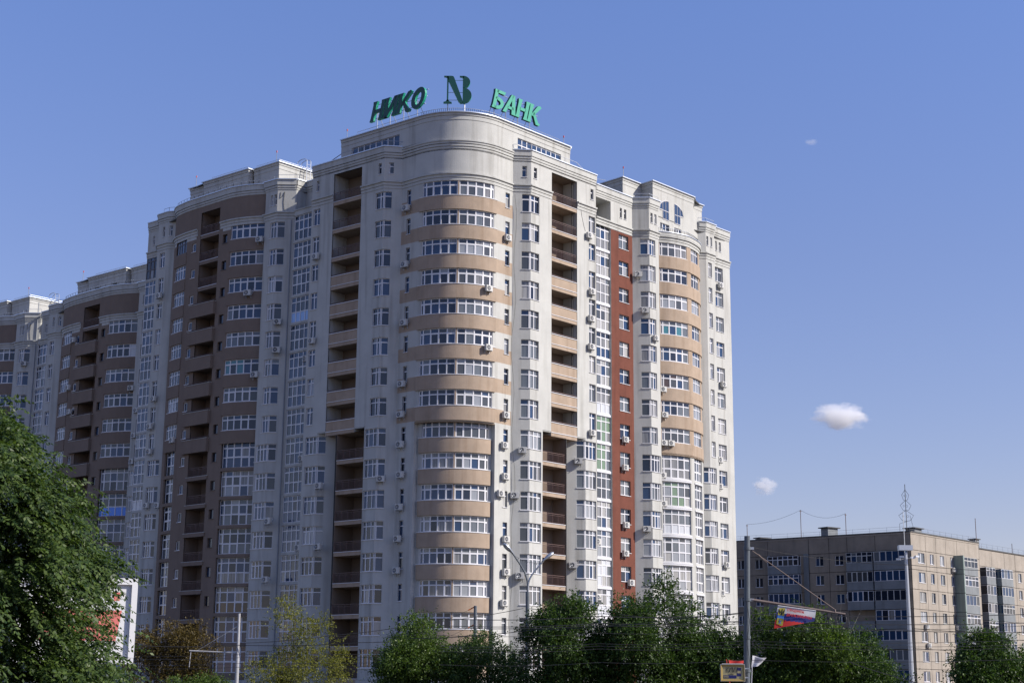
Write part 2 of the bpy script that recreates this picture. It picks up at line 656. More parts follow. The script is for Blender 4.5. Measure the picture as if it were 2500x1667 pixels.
band_ = band
def cornice_set(name, parent, path, runs, kind, dz=0.0):
    """kind C1: moulded course under the attic row; C2: parapet course"""
    def band(mb, path, a, b, z0, z1, o1, m, o0=-0.06):
        band_(mb, path, a, b, z0 + dz, z1 + dz, o1, m, o0)
    for a, b in runs:
        mb = MB()
        if kind == 'C1':
            band(mb, path, a, b, 49.34, 49.62, .05, M['trim'])
            band(mb, path, a, b, 49.66, 49.97, .11, M['trim'])
            band(mb, path, a, b, 49.97, 50.12, .24, M['trim'])
            band(mb, path, a, b, 49.6, 49.68, .02, M['trim'])
        elif kind == 'C2':
            band(mb, path, a, b, 52.62, 52.80, .05, M['trim'])
            band(mb, path, a, b, 52.85, 53.07, .11, M['trim'])
            band(mb, path, a, b, 53.12, 53.70, .18, M['trim'])
            band(mb, path, a, b, 52.78, 52.87, .01, M['trim'])
            band(mb, path, a, b, 53.05, 53.14, .03, M['trim'])
        elif kind == 'TOP':
            band(mb, path, a, b, 55.70, 56.10, .04, M['trim'])
            band(mb, path, a, b, 56.14, 56.42, .10, M['trim'])
            band(mb, path, a, b, 56.08, 56.16, .015, M['trim'])
        mb.build(name, parent)
        if kind in ('C2', 'TOP'):
            z = 53.70 if kind == 'C2' else 56.42
            mb = MB()
            band(mb, path, a, b, z, z + .10, .28 if kind == 'C2' else .26, M['cap'], -.35)
            mb.build('parapet_flashing', parent)

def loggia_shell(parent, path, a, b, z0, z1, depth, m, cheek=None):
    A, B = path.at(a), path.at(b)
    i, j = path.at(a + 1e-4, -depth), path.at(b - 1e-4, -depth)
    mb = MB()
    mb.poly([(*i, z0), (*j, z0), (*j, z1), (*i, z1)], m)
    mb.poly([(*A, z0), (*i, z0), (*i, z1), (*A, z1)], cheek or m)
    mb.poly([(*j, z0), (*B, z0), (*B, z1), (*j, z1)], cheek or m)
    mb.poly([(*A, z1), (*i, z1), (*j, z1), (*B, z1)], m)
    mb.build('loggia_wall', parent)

def loggia_floor(parent, path, a, b, z, depth, mode, front, doorf=0.3, m_in=None):
    """mode 'rail': thin slab with steel balusters; 'solid': plastered parapet with a handrail"""
    mb = MB()
    slab(mb, path, a + .01, b - .01, z - .38, z - .03, -.03, -depth + .02, front)
    mb.build('balcony_slab', parent)
    mb = MB()
    band(mb, path, a + .01, b - .01, z - .02, z + .03, .02, M['pvc'], -.10)
    mb.build('drip_edge', parent)
    if mode == 'rail':
        railing('railing', parent, path, a + .05, b - .05, z, 1.02, -.12, M['rail'])
    elif mode == 'solid':
        mb = MB()
        slab(mb, path, a + .01, b - .01, z + .03, z + 1.0, -.04, -.18, front)
        band(mb, path, a, b, z + 1.0, z + 1.06, .02, M['pvc'], -.22)
        mb.build('parapet', parent)
        mb = MB()
        p = [path.at(s, -.11) for s in path.breaks(a + .05, b - .05)]
        mb.tube([(*q, z + 1.2) for q in p], .035, M['rail'], 5)
        for q in p:
            mb.tube([(*q, z + 1.0), (*q, z + 1.2)], .025, M['rail'], 4)
        mb.build('handrail', parent)
    # door and fanlight on the back wall
    L = b - a
    s0 = a + L * doorf
    mb = MB()
    slab(mb, path, s0, s0 + .85, z + .02, z + 1.75, -depth + .05, -depth + .0, M['door'])
    d = mb.build('balcony_door', parent)
    mb = MB()
    slab(mb, path, s0, s0 + .85, z + 1.95, z + 2.4, -depth + .04, -depth, M['door'])
    mb.build('fanlight', parent)

# ================================================================== ground
gm = plaster('asphalt_ground', (0.06, 0.06, 0.058), 0.2, 0.0)
tag(mesh_obj('ground', [(-4000, -300, GROUND), (4000, -300, GROUND), (4000, 9000, GROUND), (-4000, 9000, GROUND)], [(0, 1, 2, 3)], [gm]), None, None, None, 'structure')

# ================================================================== corner tower
tower = thing('corner_tower', (-5.4, 151, GROUND), 'pale corner tower with rounded banded bay and green letters on its roof', 'apartment building',
              'joined blocks of the pale apartment complex')
SA, SB = (-9.34, 146.85), (-1.57, 147.25)
ARC, AC0 = arc_pts(SA, SB, 5.71, 40)
TU = Path([(-21.02, 154.75), (-18.57, 152.74), (-15.42, 150.16), (-12.98, 148.16), (-11.16, 148.43)] + ARC +
          [(-0.04, 148.9), (1.8, 149.05), (3.95, 151.4), (6.67, 154.4), (8.76, 156.67)])
iA, iSA = 4, 5
iSB = 5 + len(ARC) - 1
sLAl, sLA, sA, sIA, sSA = TU.s[1], TU.s[2], TU.s[3], TU.s[4], TU.s[5]
sSB, sIB, sB, sLB, sLBr = [TU.s[iSB + k] for k in range(5)]
sEND = TU.len
arcA, arcB = sSA + .49, sSB - .42
mid = (sSA + sSB) / 2

def tband(s, z):
    if sIA < s < sIB:
        for r in UP:
            if AS(r) - 1.39 < z < AS(r) - .03:
                return 1
    return 0
op = [(sLAl, sLA, ZT, 52.27), (sLB, sLBr, ZT, 52.27)]
WT = []      # windows to set: (s0, s1, z0, z1, kind)
for r in UP:
    z = S(r)
    WT += [(.28, 1.26, z, z + 1.75, 'J'), (9.30, 11.2, z, z + 1.75, 'A'), (12.97, 13.52, z + .18, z + 1.78, 'n'),
           (arcA, mid - .08, AS(r), AS(r) + 1.53, 'arc'), (mid + .08, arcB, AS(r), AS(r) + 1.53, 'arc'),
           (sSB + 1.19, sSB + 1.83, z + .18, z + 1.74, 'n'), (sB - .90, sB + 1.27, z, z + 1.85, 'B'),
           (sLBr + 1.91, sLBr + 2.95, z, z + 1.8, 'D')]
for a, b in ((.6, .98), (9.58, 9.99), (10.85, 11.33), (sB - .90, sB - .42), (sB + .42, sB + .90), (sLBr + 2.22, sLBr + 2.7)):
    WT.append((a, b, 50.92, 52.08, 's'))
op += [w[:4] for w in WT]
facade('wall', tower, TU, ZT, 53.72, op, [M['white'], M['tan']], tband,
       zb=[z for r in UP for z in (AS(r) - 1.39, AS(r) - .03)], reveal=.2)
for a, b, z0, z1, k in WT:
    lit = a > mid
    if k == 'J':
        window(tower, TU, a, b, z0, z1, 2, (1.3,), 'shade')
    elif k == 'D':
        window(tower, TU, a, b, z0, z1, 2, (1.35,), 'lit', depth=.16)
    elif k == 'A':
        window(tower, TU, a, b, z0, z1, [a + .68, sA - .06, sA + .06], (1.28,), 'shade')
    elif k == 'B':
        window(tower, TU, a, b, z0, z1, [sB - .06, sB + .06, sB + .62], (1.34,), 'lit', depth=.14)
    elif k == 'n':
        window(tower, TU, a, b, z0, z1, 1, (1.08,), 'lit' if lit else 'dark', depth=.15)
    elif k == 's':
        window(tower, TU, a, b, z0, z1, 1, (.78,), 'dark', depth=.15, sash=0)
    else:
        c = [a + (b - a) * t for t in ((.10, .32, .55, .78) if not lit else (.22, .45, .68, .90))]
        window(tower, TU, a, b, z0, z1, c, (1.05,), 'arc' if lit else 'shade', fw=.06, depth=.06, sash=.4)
# curved balcony fronts, standing a little proud of the wall
for r in UP:
    mb = MB()
    band(mb, TU, sSA + .12, sSB - .12, AS(r) - 1.45, AS(r) - .06, .13, M['tan'])
    band(mb, TU, sSA + .10, sSB - .10, AS(r) - .06, AS(r) - .01, .17, M['pvc'])
    mb.build('balcony_parapet', tower)
    mb = MB()
    band(mb, TU, mid - .075, mid + .075, AS(r), AS(r) + 1.5, .02, M['tan'])
    mb.build('mullion_post', tower)
cornice_set('cornice', tower, TU, [(0, sLAl), (sLA, sLB), (sLBr, sEND)], 'C1')
cornice_set('parapet_cornice', tower, TU, [(0, sIA), (sIB, sEND)], 'C2')
mb = MB()
for z0, z1, o in ((52.66, 52.84, .05), (52.90, 53.12, .12), (53.18, 53.40, .18), (53.40, 53.54, .26)):
    band(mb, TU, sIA, sIB, z0, z1, o, M['trim'])
mb.build('cornice', tower)
# stacked loggias, upper part
FLR = [(49.25, 'rail'), (46.25, 'rail'), (43.25, 'rail')] + [(FL(r), 'solid') for r in range(3, 9)]
for (a, b, front, df, dp_) in ((sLAl, sLA, M['tan'], .62, 2.1), (sLB, sLBr, M['tan'], .04, 1.9)):
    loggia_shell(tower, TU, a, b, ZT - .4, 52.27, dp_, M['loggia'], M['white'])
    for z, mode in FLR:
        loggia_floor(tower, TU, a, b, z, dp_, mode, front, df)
# penthouse
PL = Path([(-18.08, 154.02)] + ARC + [(5.98, 155.52)])
pwa, pwb = PL.nearest((-16.87, 153.02)), PL.nearest((-11.6, 148.7))
pwc, pwd = PL.nearest((.42, 149.42)), PL.nearest((4.98, 154.43))
facade('penthouse_wall', tower, PL, 53.72, 56.44, [(pwa, pwb, 53.95, 55.27), (pwc, pwd, 53.95, 55.27)], [M['white']], reveal=.2)
mb = MB()
for a, b in ((0, PL.s[1] - 2.5), (PL.s[-2] + 2.35, PL.len)):
    p, q = PL.at(a), PL.at(b)
    mb.poly([(*p, 52.6), (*q, 52.6), (*q, 53.72), (*p, 53.72)], M['white'])
mb.build('penthouse_base', tower)
window(tower, PL, pwa, pwb, 53.95, 55.27, 8, (), 'dark', fw=.05, sash=0, sill=False)
window(tower, PL, pwc, pwd, 53.95, 55.27, 9, (.62,), 'film', fw=.05, sash=0, sill=False)
facade('penthouse_side', tower, Path([(-10.5, 162.0), (-18.08, 154.02)]), 52.6, 56.44, [], [M['white']])
facade('penthouse_side', tower, Path([(5.98, 155.52), (-.5, 162.5)]), 52.6, 56.44, [], [M['white']])
cornice_set('penthouse_cornice', tower, PL, [(0, PL.len)], 'TOP')
cornice_set('penthouse_cornice', tower, Path([(-16.0, 156.2), (-18.08, 154.02)]), [(0, 2.9)], 'TOP')
cornice_set('penthouse_cornice', tower, Path([(5.98, 155.52), (4.2, 157.4)]), [(0, 2.5)], 'TOP')
mb = MB()
mb.prism([p for p in PL.p] + [(-.5, 162.5), (-10.5, 162.0)], 56.3, 56.44, M['roof'])
mb.prism([p for i, p in enumerate(TU.p)] + [(3.0, 172), (-12.0, 168)], 52.5, 52.6, M['roof'])
mb.build('roof_deck', tower)
facade('side_wall', tower, Path([(-17.5, 159.4), (-21.02, 154.75)]), GROUND, 52.6, [], [M['white']])
cornice_set('parapet_cornice', tower, Path([(-20.7, 155.17), (-21.02, 154.75)]), [(0, .52)], 'C2')
cornice_set('cornice', tower, Path([(-19.6, 156.62), (-21.02, 154.75)]), [(0, 2.34)], 'C1')
rl = [PL.at(s, -.1) for s in PL.breaks(2.2, PL.len - 1.6)]
roof_rail(tower, [(*p, 56.5) for p in rl], .42)
roof_rail(tower, [(*TU.at(s, .05), 53.8) for s in (4.2, 7.2, sA, sIA)], .55)
roof_rail(tower, [(*TU.at(s, .05), 53.8) for s in (sIB, sB, sLB, sLBr)], .55)
mb = MB()
mb.tube([(*TU.at(4.2, .05), 54.3), (*TU.at(2.6, -.1), 53.95), (*TU.at(1.2, -.2), 53.8)], .04, M['rail'], 5)
mb.tube([(*TU.at(sLBr, .05), 54.3), (*TU.at(sLBr + .9, 0), 53.95)], .03, M['steel'], 5)
mb.build('roof_railing_end', tower)
rod(tower, -17.5, 153.9, 56.5, 1.0)
rod(tower, 5.3, 155.2, 56.5, .95)

# lower floors, set back under the corbelled bays
LL = Path([(-21.02, 154.75), (-19.49, 153.49), (-16.9, 153.6)])
inn = [(AC0[0] + (p[0] - AC0[0]) * 5.2 / 5.71, AC0[1] + (p[1] - AC0[1]) * 5.2 / 5.71) for p in ARC]
LM = Path([(-14.34, 149.28), (-12.98, 148.16), (-11.16, 148.43), SA] + inn + [SB, (-0.04, 148.9), (1.8, 149.05), (3.09, 150.47)])
LR = Path([(4.9, 155.12), (7.53, 155.33), (8.76, 156.67)])
iL0 = LM.s[4]
iL1 = LM.s[4 + len(inn) - 1]
lmid = (iL0 + iL1) / 2
la, lb = iL0 + .55, iL1 - .30
def loc(path, s):
    return path.nearest(TU.at(s))
mA, mB_ = LM.s[1], LM.s[-2]
opL, opM, opR = [], [], []
nl0, nl1 = loc(LM, 12.97), loc(LM, 13.52)
nr0, nr1 = LM.nearest(TU.at(sSB + 1.19), 30), LM.nearest(TU.at(sSB + 1.83), 30)
for r in LO:
    z = S(r)
    opL.append((.35, LL.s[1] + .92, z, z + 1.75))
    opR.append((LR.s[1] - .92, LR.s[1] + 1.68, z, z + 1.8))
    opM += [(mA - 1.66, mA + .82, z, z + 1.75), (mB_ - .90, mB_ + 1.72, z, z + 1.8)]
    opM += [(nl0, nl1, z + .18, z + 1.78), (nr0, nr1, z + .18, z + 1.74)]
    opM += [(la, lmid - .08, AS(r), AS(r) + 1.5), (lmid + .08, lb, AS(r), AS(r) + 1.5)]
def mband(s, z):
    return 0
zl = FL(16) - .1
facade('wall', tower, LL, zl, ZT, opL, [M['white']], reveal=.2)
facade('wall', tower, LM, zl, ZT, opM, [M['white']], reveal=.2)
facade('wall', tower, LR, zl, ZT, opR, [M['white']], reveal=.2)
for r in LO:
    z = S(r)
    window(tower, LL, .35, LL.s[1] + .92, z, z + 1.75, [.35 + .5, .35 + 1.08, LL.s[1] - .05, LL.s[1] + .1], (1.3,), 'shade')
    window(tower, LR, LR.s[1] - .92, LR.s[1] + 1.68, z, z + 1.8, [LR.s[1] - .07, LR.s[1] + .07, LR.s[1] + .65, LR.s[1] + 1.2], (1.35,), 'lit')
    window(tower, LM, mA - 1.66, mA + .82, z, z + 1.75, [mA - 1.2, mA - .55, mA - .06, mA + .06], (1.28,), 'shade')
    window(tower, LM, mB_ - .90, mB_ + 1.72, z, z + 1.8, [mB_ - .06, mB_ + .06, mB_ + .62, mB_ + 1.2], (1.34,), 'lit')
    window(tower, LM, nl0, nl1, z + .18, z + 1.78, 1, (1.08,), 'dark', depth=.15)
    window(tower, LM, nr0, nr1, z + .18, z + 1.74, 1, (1.08,), 'lit', depth=.15)
    for a, b, mx, t in ((la, lmid - .08, 'shade', (.12, .33, .56, .79)), (lmid + .08, lb, 'arc', (.22, .45, .68, .9))):
        window(tower, LM, a, b, AS(r), AS(r) + 1.5, [a + (b - a) * q for q in t], (1.02,), mx, fw=.06, depth=.06, sash=.4)
    mb = MB()
    band(mb, LM, iL0 + .25, iL1 - .1, AS(r) - 1.46, AS(r) - .06, .16, M['tan'])
    band(mb, LM, iL0 + .22, iL1 - .07, AS(r) - .06, AS(r) - .01, .20, M['pvc'])
    mb.build('balcony_parapet', tower)
    mb = MB()
    band(mb, LM, lmid - .075, lmid + .075, AS(r), AS(r) + 1.48, .02, M['tan'])
    mb.build('mullion_post', tower)
GL_ = Path([(-17.25, 151.66), (-14.34, 149.28)])
GR_ = Path([(3.09, 150.47), (5.46, 153.06)])
for gp, df, dp_ in ((GL_, .50, 2.6), (GR_, .16, 1.7)):
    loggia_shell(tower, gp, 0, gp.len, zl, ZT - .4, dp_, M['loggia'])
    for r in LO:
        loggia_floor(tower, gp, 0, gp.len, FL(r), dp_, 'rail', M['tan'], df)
# underside of the corbelled storeys
mb = MB()
mb.prism([(-20.9, 154.7), (-18.6, 152.8), (-15.45, 150.22), (-14.4, 149.35), (-13.6, 150.4), (-16.6, 154.2), (-20.2, 155.3)], ZT - .10, ZT - .005, M['white'])
mb.prism([(3.1, 150.55), (3.93, 151.43), (6.65, 154.43), (8.7, 156.65), (8.0, 157.0), (3.3, 153.2), (2.2, 151.2)], ZT - .10, ZT - .005, M['white'])
mb.prism([TU.at(s, -.02) for s in TU.breaks(sSA, sSB)] + [LM.at(s, -.3) for s in LM.breaks(iL0, iL1)][::-1], ZT - .08, ZT - .004, M['tan'])
mb.build('soffit', tower)
# rainwater pipes
for x, y, z0, z1 in ((6.15, 154.55, ZT, 52.2), (5.5, 153.4, zl, ZT - .5), (-17.35, 151.95, zl, ZT - .5)):
    mb = MB()
    mb.tube([(x, y, z0), (x, y, z1)], .06, M['cable'], 6)
    mb.build('rainwater_pipe', tower)
# street level
mb = MB()
mb.prism([(-21.2, 155.2), (-19.4, 153.8), (-13.0, 148.6), (-9.2, 147.3), (-5.4, 145.9), (-1.6, 147.7), (1.8, 149.5), (9.0, 157.2), (4, 170), (-12, 168)], GROUND, zl - .45, M['shop'])
mb.build('shopfront', tower)
mb = MB()
for pth in (LL, LM, LR):
    band(mb, pth, 0, pth.len, zl - .45, zl - .02, .22, M['trim'], -.3)
mb.build('ledge', tower)

# ================================================================== right wing
wing = thing('apartment_wing', (16, 166, GROUND), 'sunlit apartment wing with brick red strip and tan curved bay, right of the tower', 'apartment building',
             'joined blocks of the pale apartment complex')
Harc = smooth_pts([(15.6, 166.2), (16.38, 166.4), (17.5, 166.75), (18.6, 167.38), (19.64, 168.2), (20.2, 168.95), (20.75, 169.85), (21.2, 170.8), (21.45, 171.7), (21.5, 172.75)], 5)
RU = Path([(8.78, 156.70), (8.80, 159.38), (10.64, 161.41), (13.18, 164.19), (15.05, 164.10), (16.2, 165.36), (15.7, 165.9)] + Harc +
          [(22.43, 172.94), (23.57, 174.18), (23.3, 174.5), (25.75, 177.15)])
rE, rR, rG, rGb, rGe = RU.s[1], RU.s[2], RU.s[3], RU.s[4], RU.s[5]
nH = len(Harc)
rH0, rH1 = RU.s[7], RU.s[7 + nH - 1]
rIb, rIs, rI2, rEnd = RU.s[7 + nH], RU.s[8 + nH], RU.s[9 + nH], RU.len
def near(path, q, lo=0, hi=None):
    return path.nearest(q, lo, hi)
h1a, h1b = near(RU, (16.38, 166.4), 7, 7 + nH), near(RU, (19.62, 168.2), 7, 7 + nH)
h2a, h2b = near(RU, (20.15, 168.9), 7, 7 + nH), near(RU, (21.2, 170.8), 7, 7 + nH)
i1a, i1b = rIb + .38, rIb + 1.12
i2a, i2b = near(RU, (23.72, 174.9), 9 + nH), near(RU, (24.8, 176.05), 9 + nH)
f0, f1 = near(RU, (11.56, 162.41), 2, 3), near(RU, (12.71, 163.67), 2, 3)
g0, g1 = rGb - 1.0, rGb + 1.10
WR = []
for r in ROWS:
    z = S(r)
    WR.append((f0, f1, z + .25, z + 1.82, 'F', r))
    WR.append((i2a, i2b, z, z + 1.72, 'I2', r))
    if r <= 8:
        WR += [(g0, g1, z, z + 1.8, 'G', r), (h1a, h1b, AS(r), AS(r) + 1.53, 'H', r), (h2a, h2b, AS(r), AS(r) + 1.53, 'H2', r), (i1a, i1b, z, z + 1.75, 'I1', r)]
    else:
        WR += [(g0, rGe - .06, z, z + 1.8, 'Gl', r), (h1a, h1b, z - .35, z + 2.25, 'Hl', r), (h2a, h2b, z - .35, z + 2.25, 'H2l', r), (rIb - .78, i1b + .1, z, z + 1.75, 'I1l', r)]
for a, b in ((rGb + .28, rGb + .68), (rGb + .98, rGb + 1.4), (f0 + .25, f0 + .62), (f0 + .98, f0 + 1.4), (rIb + .14, rIb + .52), (rIb + .9, rIb + 1.27), (i2a + .15, i2a + .5), (i2a + .9, i2a + 1.3)):
    WR.append((a, b, 50.98, 52.12, 's', 0))
opw = [w_[:4] for w_ in WR] + [(rE + .03, rR, zl, 49.55), (rE + .03, rR, 50.12, 52.40), (rH0, rH1, 50.12, 53.80)]
def wmat(s, z):
    if rR - .02 < s < rG and z < 49.3:
        return 1
    if rH0 - .05 < s < rH1 and 25.40 < z < 49.35 and s > rGe:
        return 2
    return 0
facade('wall', wing, RU, zl, 53.72, opw, [M['white'], M['red'], M['tan']], wmat, zb=(25.40, 49.3, 49.35, 50.3), reveal=.2)
for a, b, z0, z1, k, r in WR:
    if k == 'F':
        window(wing, RU, a, b, z0, z1, 2, (1.05,), 'lit', depth=.16, sash=.5)
    elif k == 'I2':
        window(wing, RU, a, b, z0, z1, 2, (1.2,), 'lit', depth=.16, sash=.5)
    elif k == 'I1':
        window(wing, RU, a, b, z0, z1, 2, (1.25,), 'lit', depth=.14)
    elif k == 'I1l':
        window(wing, RU, a, b, z0, z1, [rIb - .06, rIb + .06, rIb + .42, rIb + .8], (1.25,), 'lit', depth=.14)
    elif k in ('G', 'Gl'):
        c = [rGb - .06, rGb + .06, rGb + .62] + ([rGb + 1.2] if k == 'Gl' else [])
        window(wing, RU, a, b, z0, z1, c, (1.32,), 'lit', depth=.14)
    elif k == 's':
        window(wing, RU, a, b, z0, z1, 1, (.75,), 'dark', depth=.15, sash=0)
    elif k == 'H':
        fill = None
        mixk = 'arc'
        one = {6: 'brown', 4: 'teal', 9: 'foil'}.get(r)
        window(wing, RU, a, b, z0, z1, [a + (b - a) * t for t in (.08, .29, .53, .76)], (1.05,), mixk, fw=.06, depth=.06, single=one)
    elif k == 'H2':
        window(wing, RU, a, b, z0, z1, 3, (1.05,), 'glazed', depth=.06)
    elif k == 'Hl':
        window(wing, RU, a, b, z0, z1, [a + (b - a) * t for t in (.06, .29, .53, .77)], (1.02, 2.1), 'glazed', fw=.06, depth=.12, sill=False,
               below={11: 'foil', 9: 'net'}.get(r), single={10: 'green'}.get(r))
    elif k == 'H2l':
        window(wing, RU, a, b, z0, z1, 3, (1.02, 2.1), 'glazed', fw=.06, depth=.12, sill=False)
# stacked glazed balconies beside the red strip
EG = RU
FILL_E = {8: 'green', 7: None, 9: 'green', 6: None, 5: 'navy', 4: 'drape', 2: 'drape', 14: 'foil', 13: 'foil'}
EP = Path([vadd((8.80, 159.38), (-dR[1], dR[0]), .22), vadd((10.64, 161.41), (-dR[1], dR[0]), .22)])
for r in ROWS:
    z = S(r)
    window(wing, EP, .05, EP.len, z - .42, z + 2.27, [.05 + (EP.len - .05) * t for t in (.12, .42, .71)], (1.08, 2.15), 'glazed', fw=.05, depth=0.0, sash=.35, sill=False,
           single=FILL_E.get(r), below={7: 'foil', 5: 'blue', 1: 'net', 2: 'drape'}.get(r))
    mb = MB()
    slab(mb, EP, 0, EP.len, z + 2.29, z + 2.55, .10, -1.2, M['pvc'])
    mb.build('balcony_slab', wing)
mb = MB()
a, b = EP.at(0, .02), EP.at(EP.len, .02)
i, j = EP.at(0, -1.6), EP.at(EP.len, -1.6)
mb.poly([(*i, 49.8), (*j, 49.8), (*j, 52.5), (*i, 52.5)], M['white'])
mb.poly([(*a, 49.8), (*i, 49.8), (*i, 52.5), (*a, 52.5)], M['white'])
mb.poly([(*j, 49.8), (*b, 49.8), (*b, 52.5), (*j, 52.5)], M['white'])
mb.poly([(*a, 52.41), (*i, 52.41), (*j, 52.41), (*b, 52.41)], M['white'])
mb.build('terrace_recess', wing)
# lower curved front stands back under the tan bay: a projecting lip at the change
mb = MB()
band(mb, RU, rH0 + .2, rH1 - .2, 25.42, 25.6, .10, M['tan'])
mb.build('soffit', wing)
for r in range(1, 9):
    mb = MB()
    band(mb, RU, rH0 + .2, rH1 - .15, AS(r) - 1.44, AS(r) - .05, .10, M['tan'])
    mb.build('balcony_parapet', wing)
for r in LO:
    mb = MB()
    band(mb, RU, h1a - .1, h1b + .1, S(r) + 2.28, S(r) + 2.42, .08, M['pvc'])
    mb.build('storey_band', wing)
    mb = MB()
    band(mb, RU, h1a - .1, h1b + .1, S(r) + 2.46, S(r) + 2.60, .05, M['pvc'])
    mb.build('storey_band', wing)
    mb = MB()
    band(mb, RU, h2a - .05, h2b + .05, S(r) + 2.28, S(r) + 2.42, .08, M['pvc'])
    mb.build('storey_band', wing)
cornice_set('cornice', wing, RU, [(rE, rGe), (rH0 + .1, rIs), (rI2 - .3, rEnd)], 'C1')
cornice_set('parapet_cornice', wing, RU, [(rE, rGe), (rIb - .93, rIs), (rI2 - .3, rEnd)], 'C2')
mb = MB()
band(mb, RU, rH0 + .1, rH1 - .1, 50.12, 50.5, .26, M['trim'])
band(mb, RU, rH0 + .1, rH1 - .1, 50.5, 50.58, .34, M['cap'])
mb.build('terrace_parapet', wing)
# right-hand end and back
facade('end_wall', wing, Path([(25.75, 177.15), (16.0, 187.0)]), zl, 53.72, [], [M['white']])
cornice_set('cornice', wing, Path([(25.75, 177.15), (16.0, 187.0)]), [(0, 13)], 'C1')
cornice_set('parapet_cornice', wing, Path([(25.75, 177.15), (16.0, 187.0)]), [(0, 13)], 'C2')
# penthouse blocks
PB = Path([(12.2, 166.2), (14.8, 169.0)])
P2 = Path([(15.71, 166.3), (20.97, 172.06)])
facade('penthouse_wall', wing, Path([(4.3, 173.5), (12.25, 165.1)]), 52.6, 56.44, [], [M['white']])
facade('penthouse_wall', wing, Path([(12.25, 165.1), (14.95, 168.06)]), 52.6, 56.44, [], [M['white']])
facade('penthouse_wall', wing, Path([(13.6, 168.6), (15.71, 166.3)]), 52.6, 56.44, [], [M['white']])
ah = 53.05
opp = [(1.32, 3.05, 51.2, 51.95), (4.0, 5.35, 51.2, 51.95)]
facade('penthouse_wall', wing, P2, 50.2, 56.44, opp, [M['white']], reveal=.2)
for o in opp:
    window(wing, P2, *o, 3, (), 'dark', sill=False)
# two halves of the big round-headed window
def arch_half(s_in, s_out, z0, z1, rise):
    """tall light with a quarter-round head: the high side at s_in"""
    n = 8
    prof = []
    for i in range(n + 1):
        t = i / n
        prof.append((s_in + (s_out - s_in) * t, z1 - rise * (1 - math.sqrt(max(0, 1 - t * t)))))
    mb = MB()
    gq = MB()
    pts = [(s_in, z0), ((s_in + s_out) / 2 + (s_out - s_in) * .12, z0), (s_out, z1 - rise)] if False else None
    d = .07
    for i in range(n):
        (a0, h0), (a1, h1) = prof[i], prof[i + 1]
        bot = z0 if i < n * .62 else z0 + (h1 - z0) * .0 + (1.15 if i >= n * .62 else 0)
        lo, hi = sorted((a0, a1))
        q = [P2.at(lo, .012), P2.at(hi, .012)]
        hl, hh = (h0, h1) if a0 < a1 else (h1, h0)
        gq.poly([(*q[0], bot), (*q[1], bot), (*q[1], hh), (*q[0], hl)], G['blue'])
    pane = gq
    def bar(sa, za, sb, zb, t=.045):
        p, q = P2.at(sa, .03), P2.at(sb, .03)
        mb.tube([(*p, za), (*q, zb)], t, M['pvc'], 4)
    for i in range(n):
        bar(prof[i][0], prof[i][1], prof[i + 1][0], prof[i + 1][1])
    k = prof[5][0]
    bar(s_in, z0, s_in, z1)
    bar(s_in, z0, k, z0)
    bar(k, z0, k, prof[5][1])
    bar(s_in, z0 + 1.0, s_out, z0 + 1.05)
    m_ = (s_in + k) / 2
    bar(m_, z0, m_, prof[2][1])
    f = mb.build('arched_window', wing)
    p = pane.build('pane')
    p.parent = f
arch_half(2.95, 1.15, 52.45, 54.75, 1.25)
arch_half(4.05, 5.75, 52.45, 54.75, 1.25)
facade('penthouse_wall', wing, Path([(20.9, 172.0), (21.52, 172.80)]), 50.2, 53.72, [], [M['white']])
P3 = Path([(20.97, 172.06), (21.2, 173.9), (22.3, 175.1), (21.0, 176.5)])
facade('penthouse_wall', wing, P3, 50.2, 56.44, [], [M['white']])
for pth in (Path([(4.3, 173.5), (12.25, 165.1), (14.95, 168.06)]), Path([(13.6, 168.6), (15.71, 166.3), (20.97, 172.06), (21.2, 173.6)]), Path([(21.0, 173.7), (22.3, 175.1), (21.0, 176.5)])):
    cornice_set('penthouse_cornice', wing, pth, [(0, pth.len)], 'TOP')
mb = MB()
mb.prism([(12.25, 165.1), (14.95, 168.06), (13.6, 168.6), (15.71, 166.3), (20.97, 172.06), (22.3, 175.1), (14, 182), (4.3, 173.5)][:2] + [(14.2, 168.5), (9, 178), (4.3, 173.5)], 56.3, 56.44, M['roof'])
mb.prism([(15.71, 166.3), (20.97, 172.06), (22.3, 175.1), (16, 182), (9.5, 173.2)], 56.3, 56.44, M['roof'])
mb.prism([(8.8, 159.4), (13.1, 164.3), (15.0, 164.2), (16.1, 165.4), (15.75, 166.3), (20.97, 172.1), (22.4, 173.0), (25.7, 177.2), (16, 187), (3, 172), (-2, 163)], 52.5, 52.6, M['roof'])
mb.prism([RU.at(s, -.02) for s in RU.breaks(rH0, rH1)] + [(18, 172), (14.5, 167)], 50.1, 50.2, M['roof'])
mb.build('roof_deck', wing)
roof_rail(wing, [(*RU.at(s, -.05), 50.6) for s in RU.breaks(rH0 + .6, rH1 - .5)], .5)
roof_rail(wing, [(*RU.at(s, 0), 53.8) for s in (rG + .2, rGb, rGe)], .45)
roof_rail(wing, [(*RU.at(s, 0), 53.8) for s in (rIb - .9, rIb, rIs)], .45)
rod(wing, 12.35, 165.3, 56.5, 1.1)
mb = MB()
mb.tube([(9.2, 168.8, 56.4), (9.2, 168.8, 58.1)], .025, M['pipe'], 5)
mb.tube([(8.2, 168.3, 57.6), (10.6, 169.5, 57.6)], .02, M['pipe'], 4)
mb.tube([(8.9, 169.1, 57.9), (9.5, 168.5, 57.4)], .02, M['pipe'], 4)
mb.build('television_aerial', wing)
mb = MB()
band(mb, RU, rI2, rEnd, zl - .5, zl - .02, .2, M['trim'])
band(mb, RU, rE, rIs, zl - .5, zl - .02, .2, M['trim'])
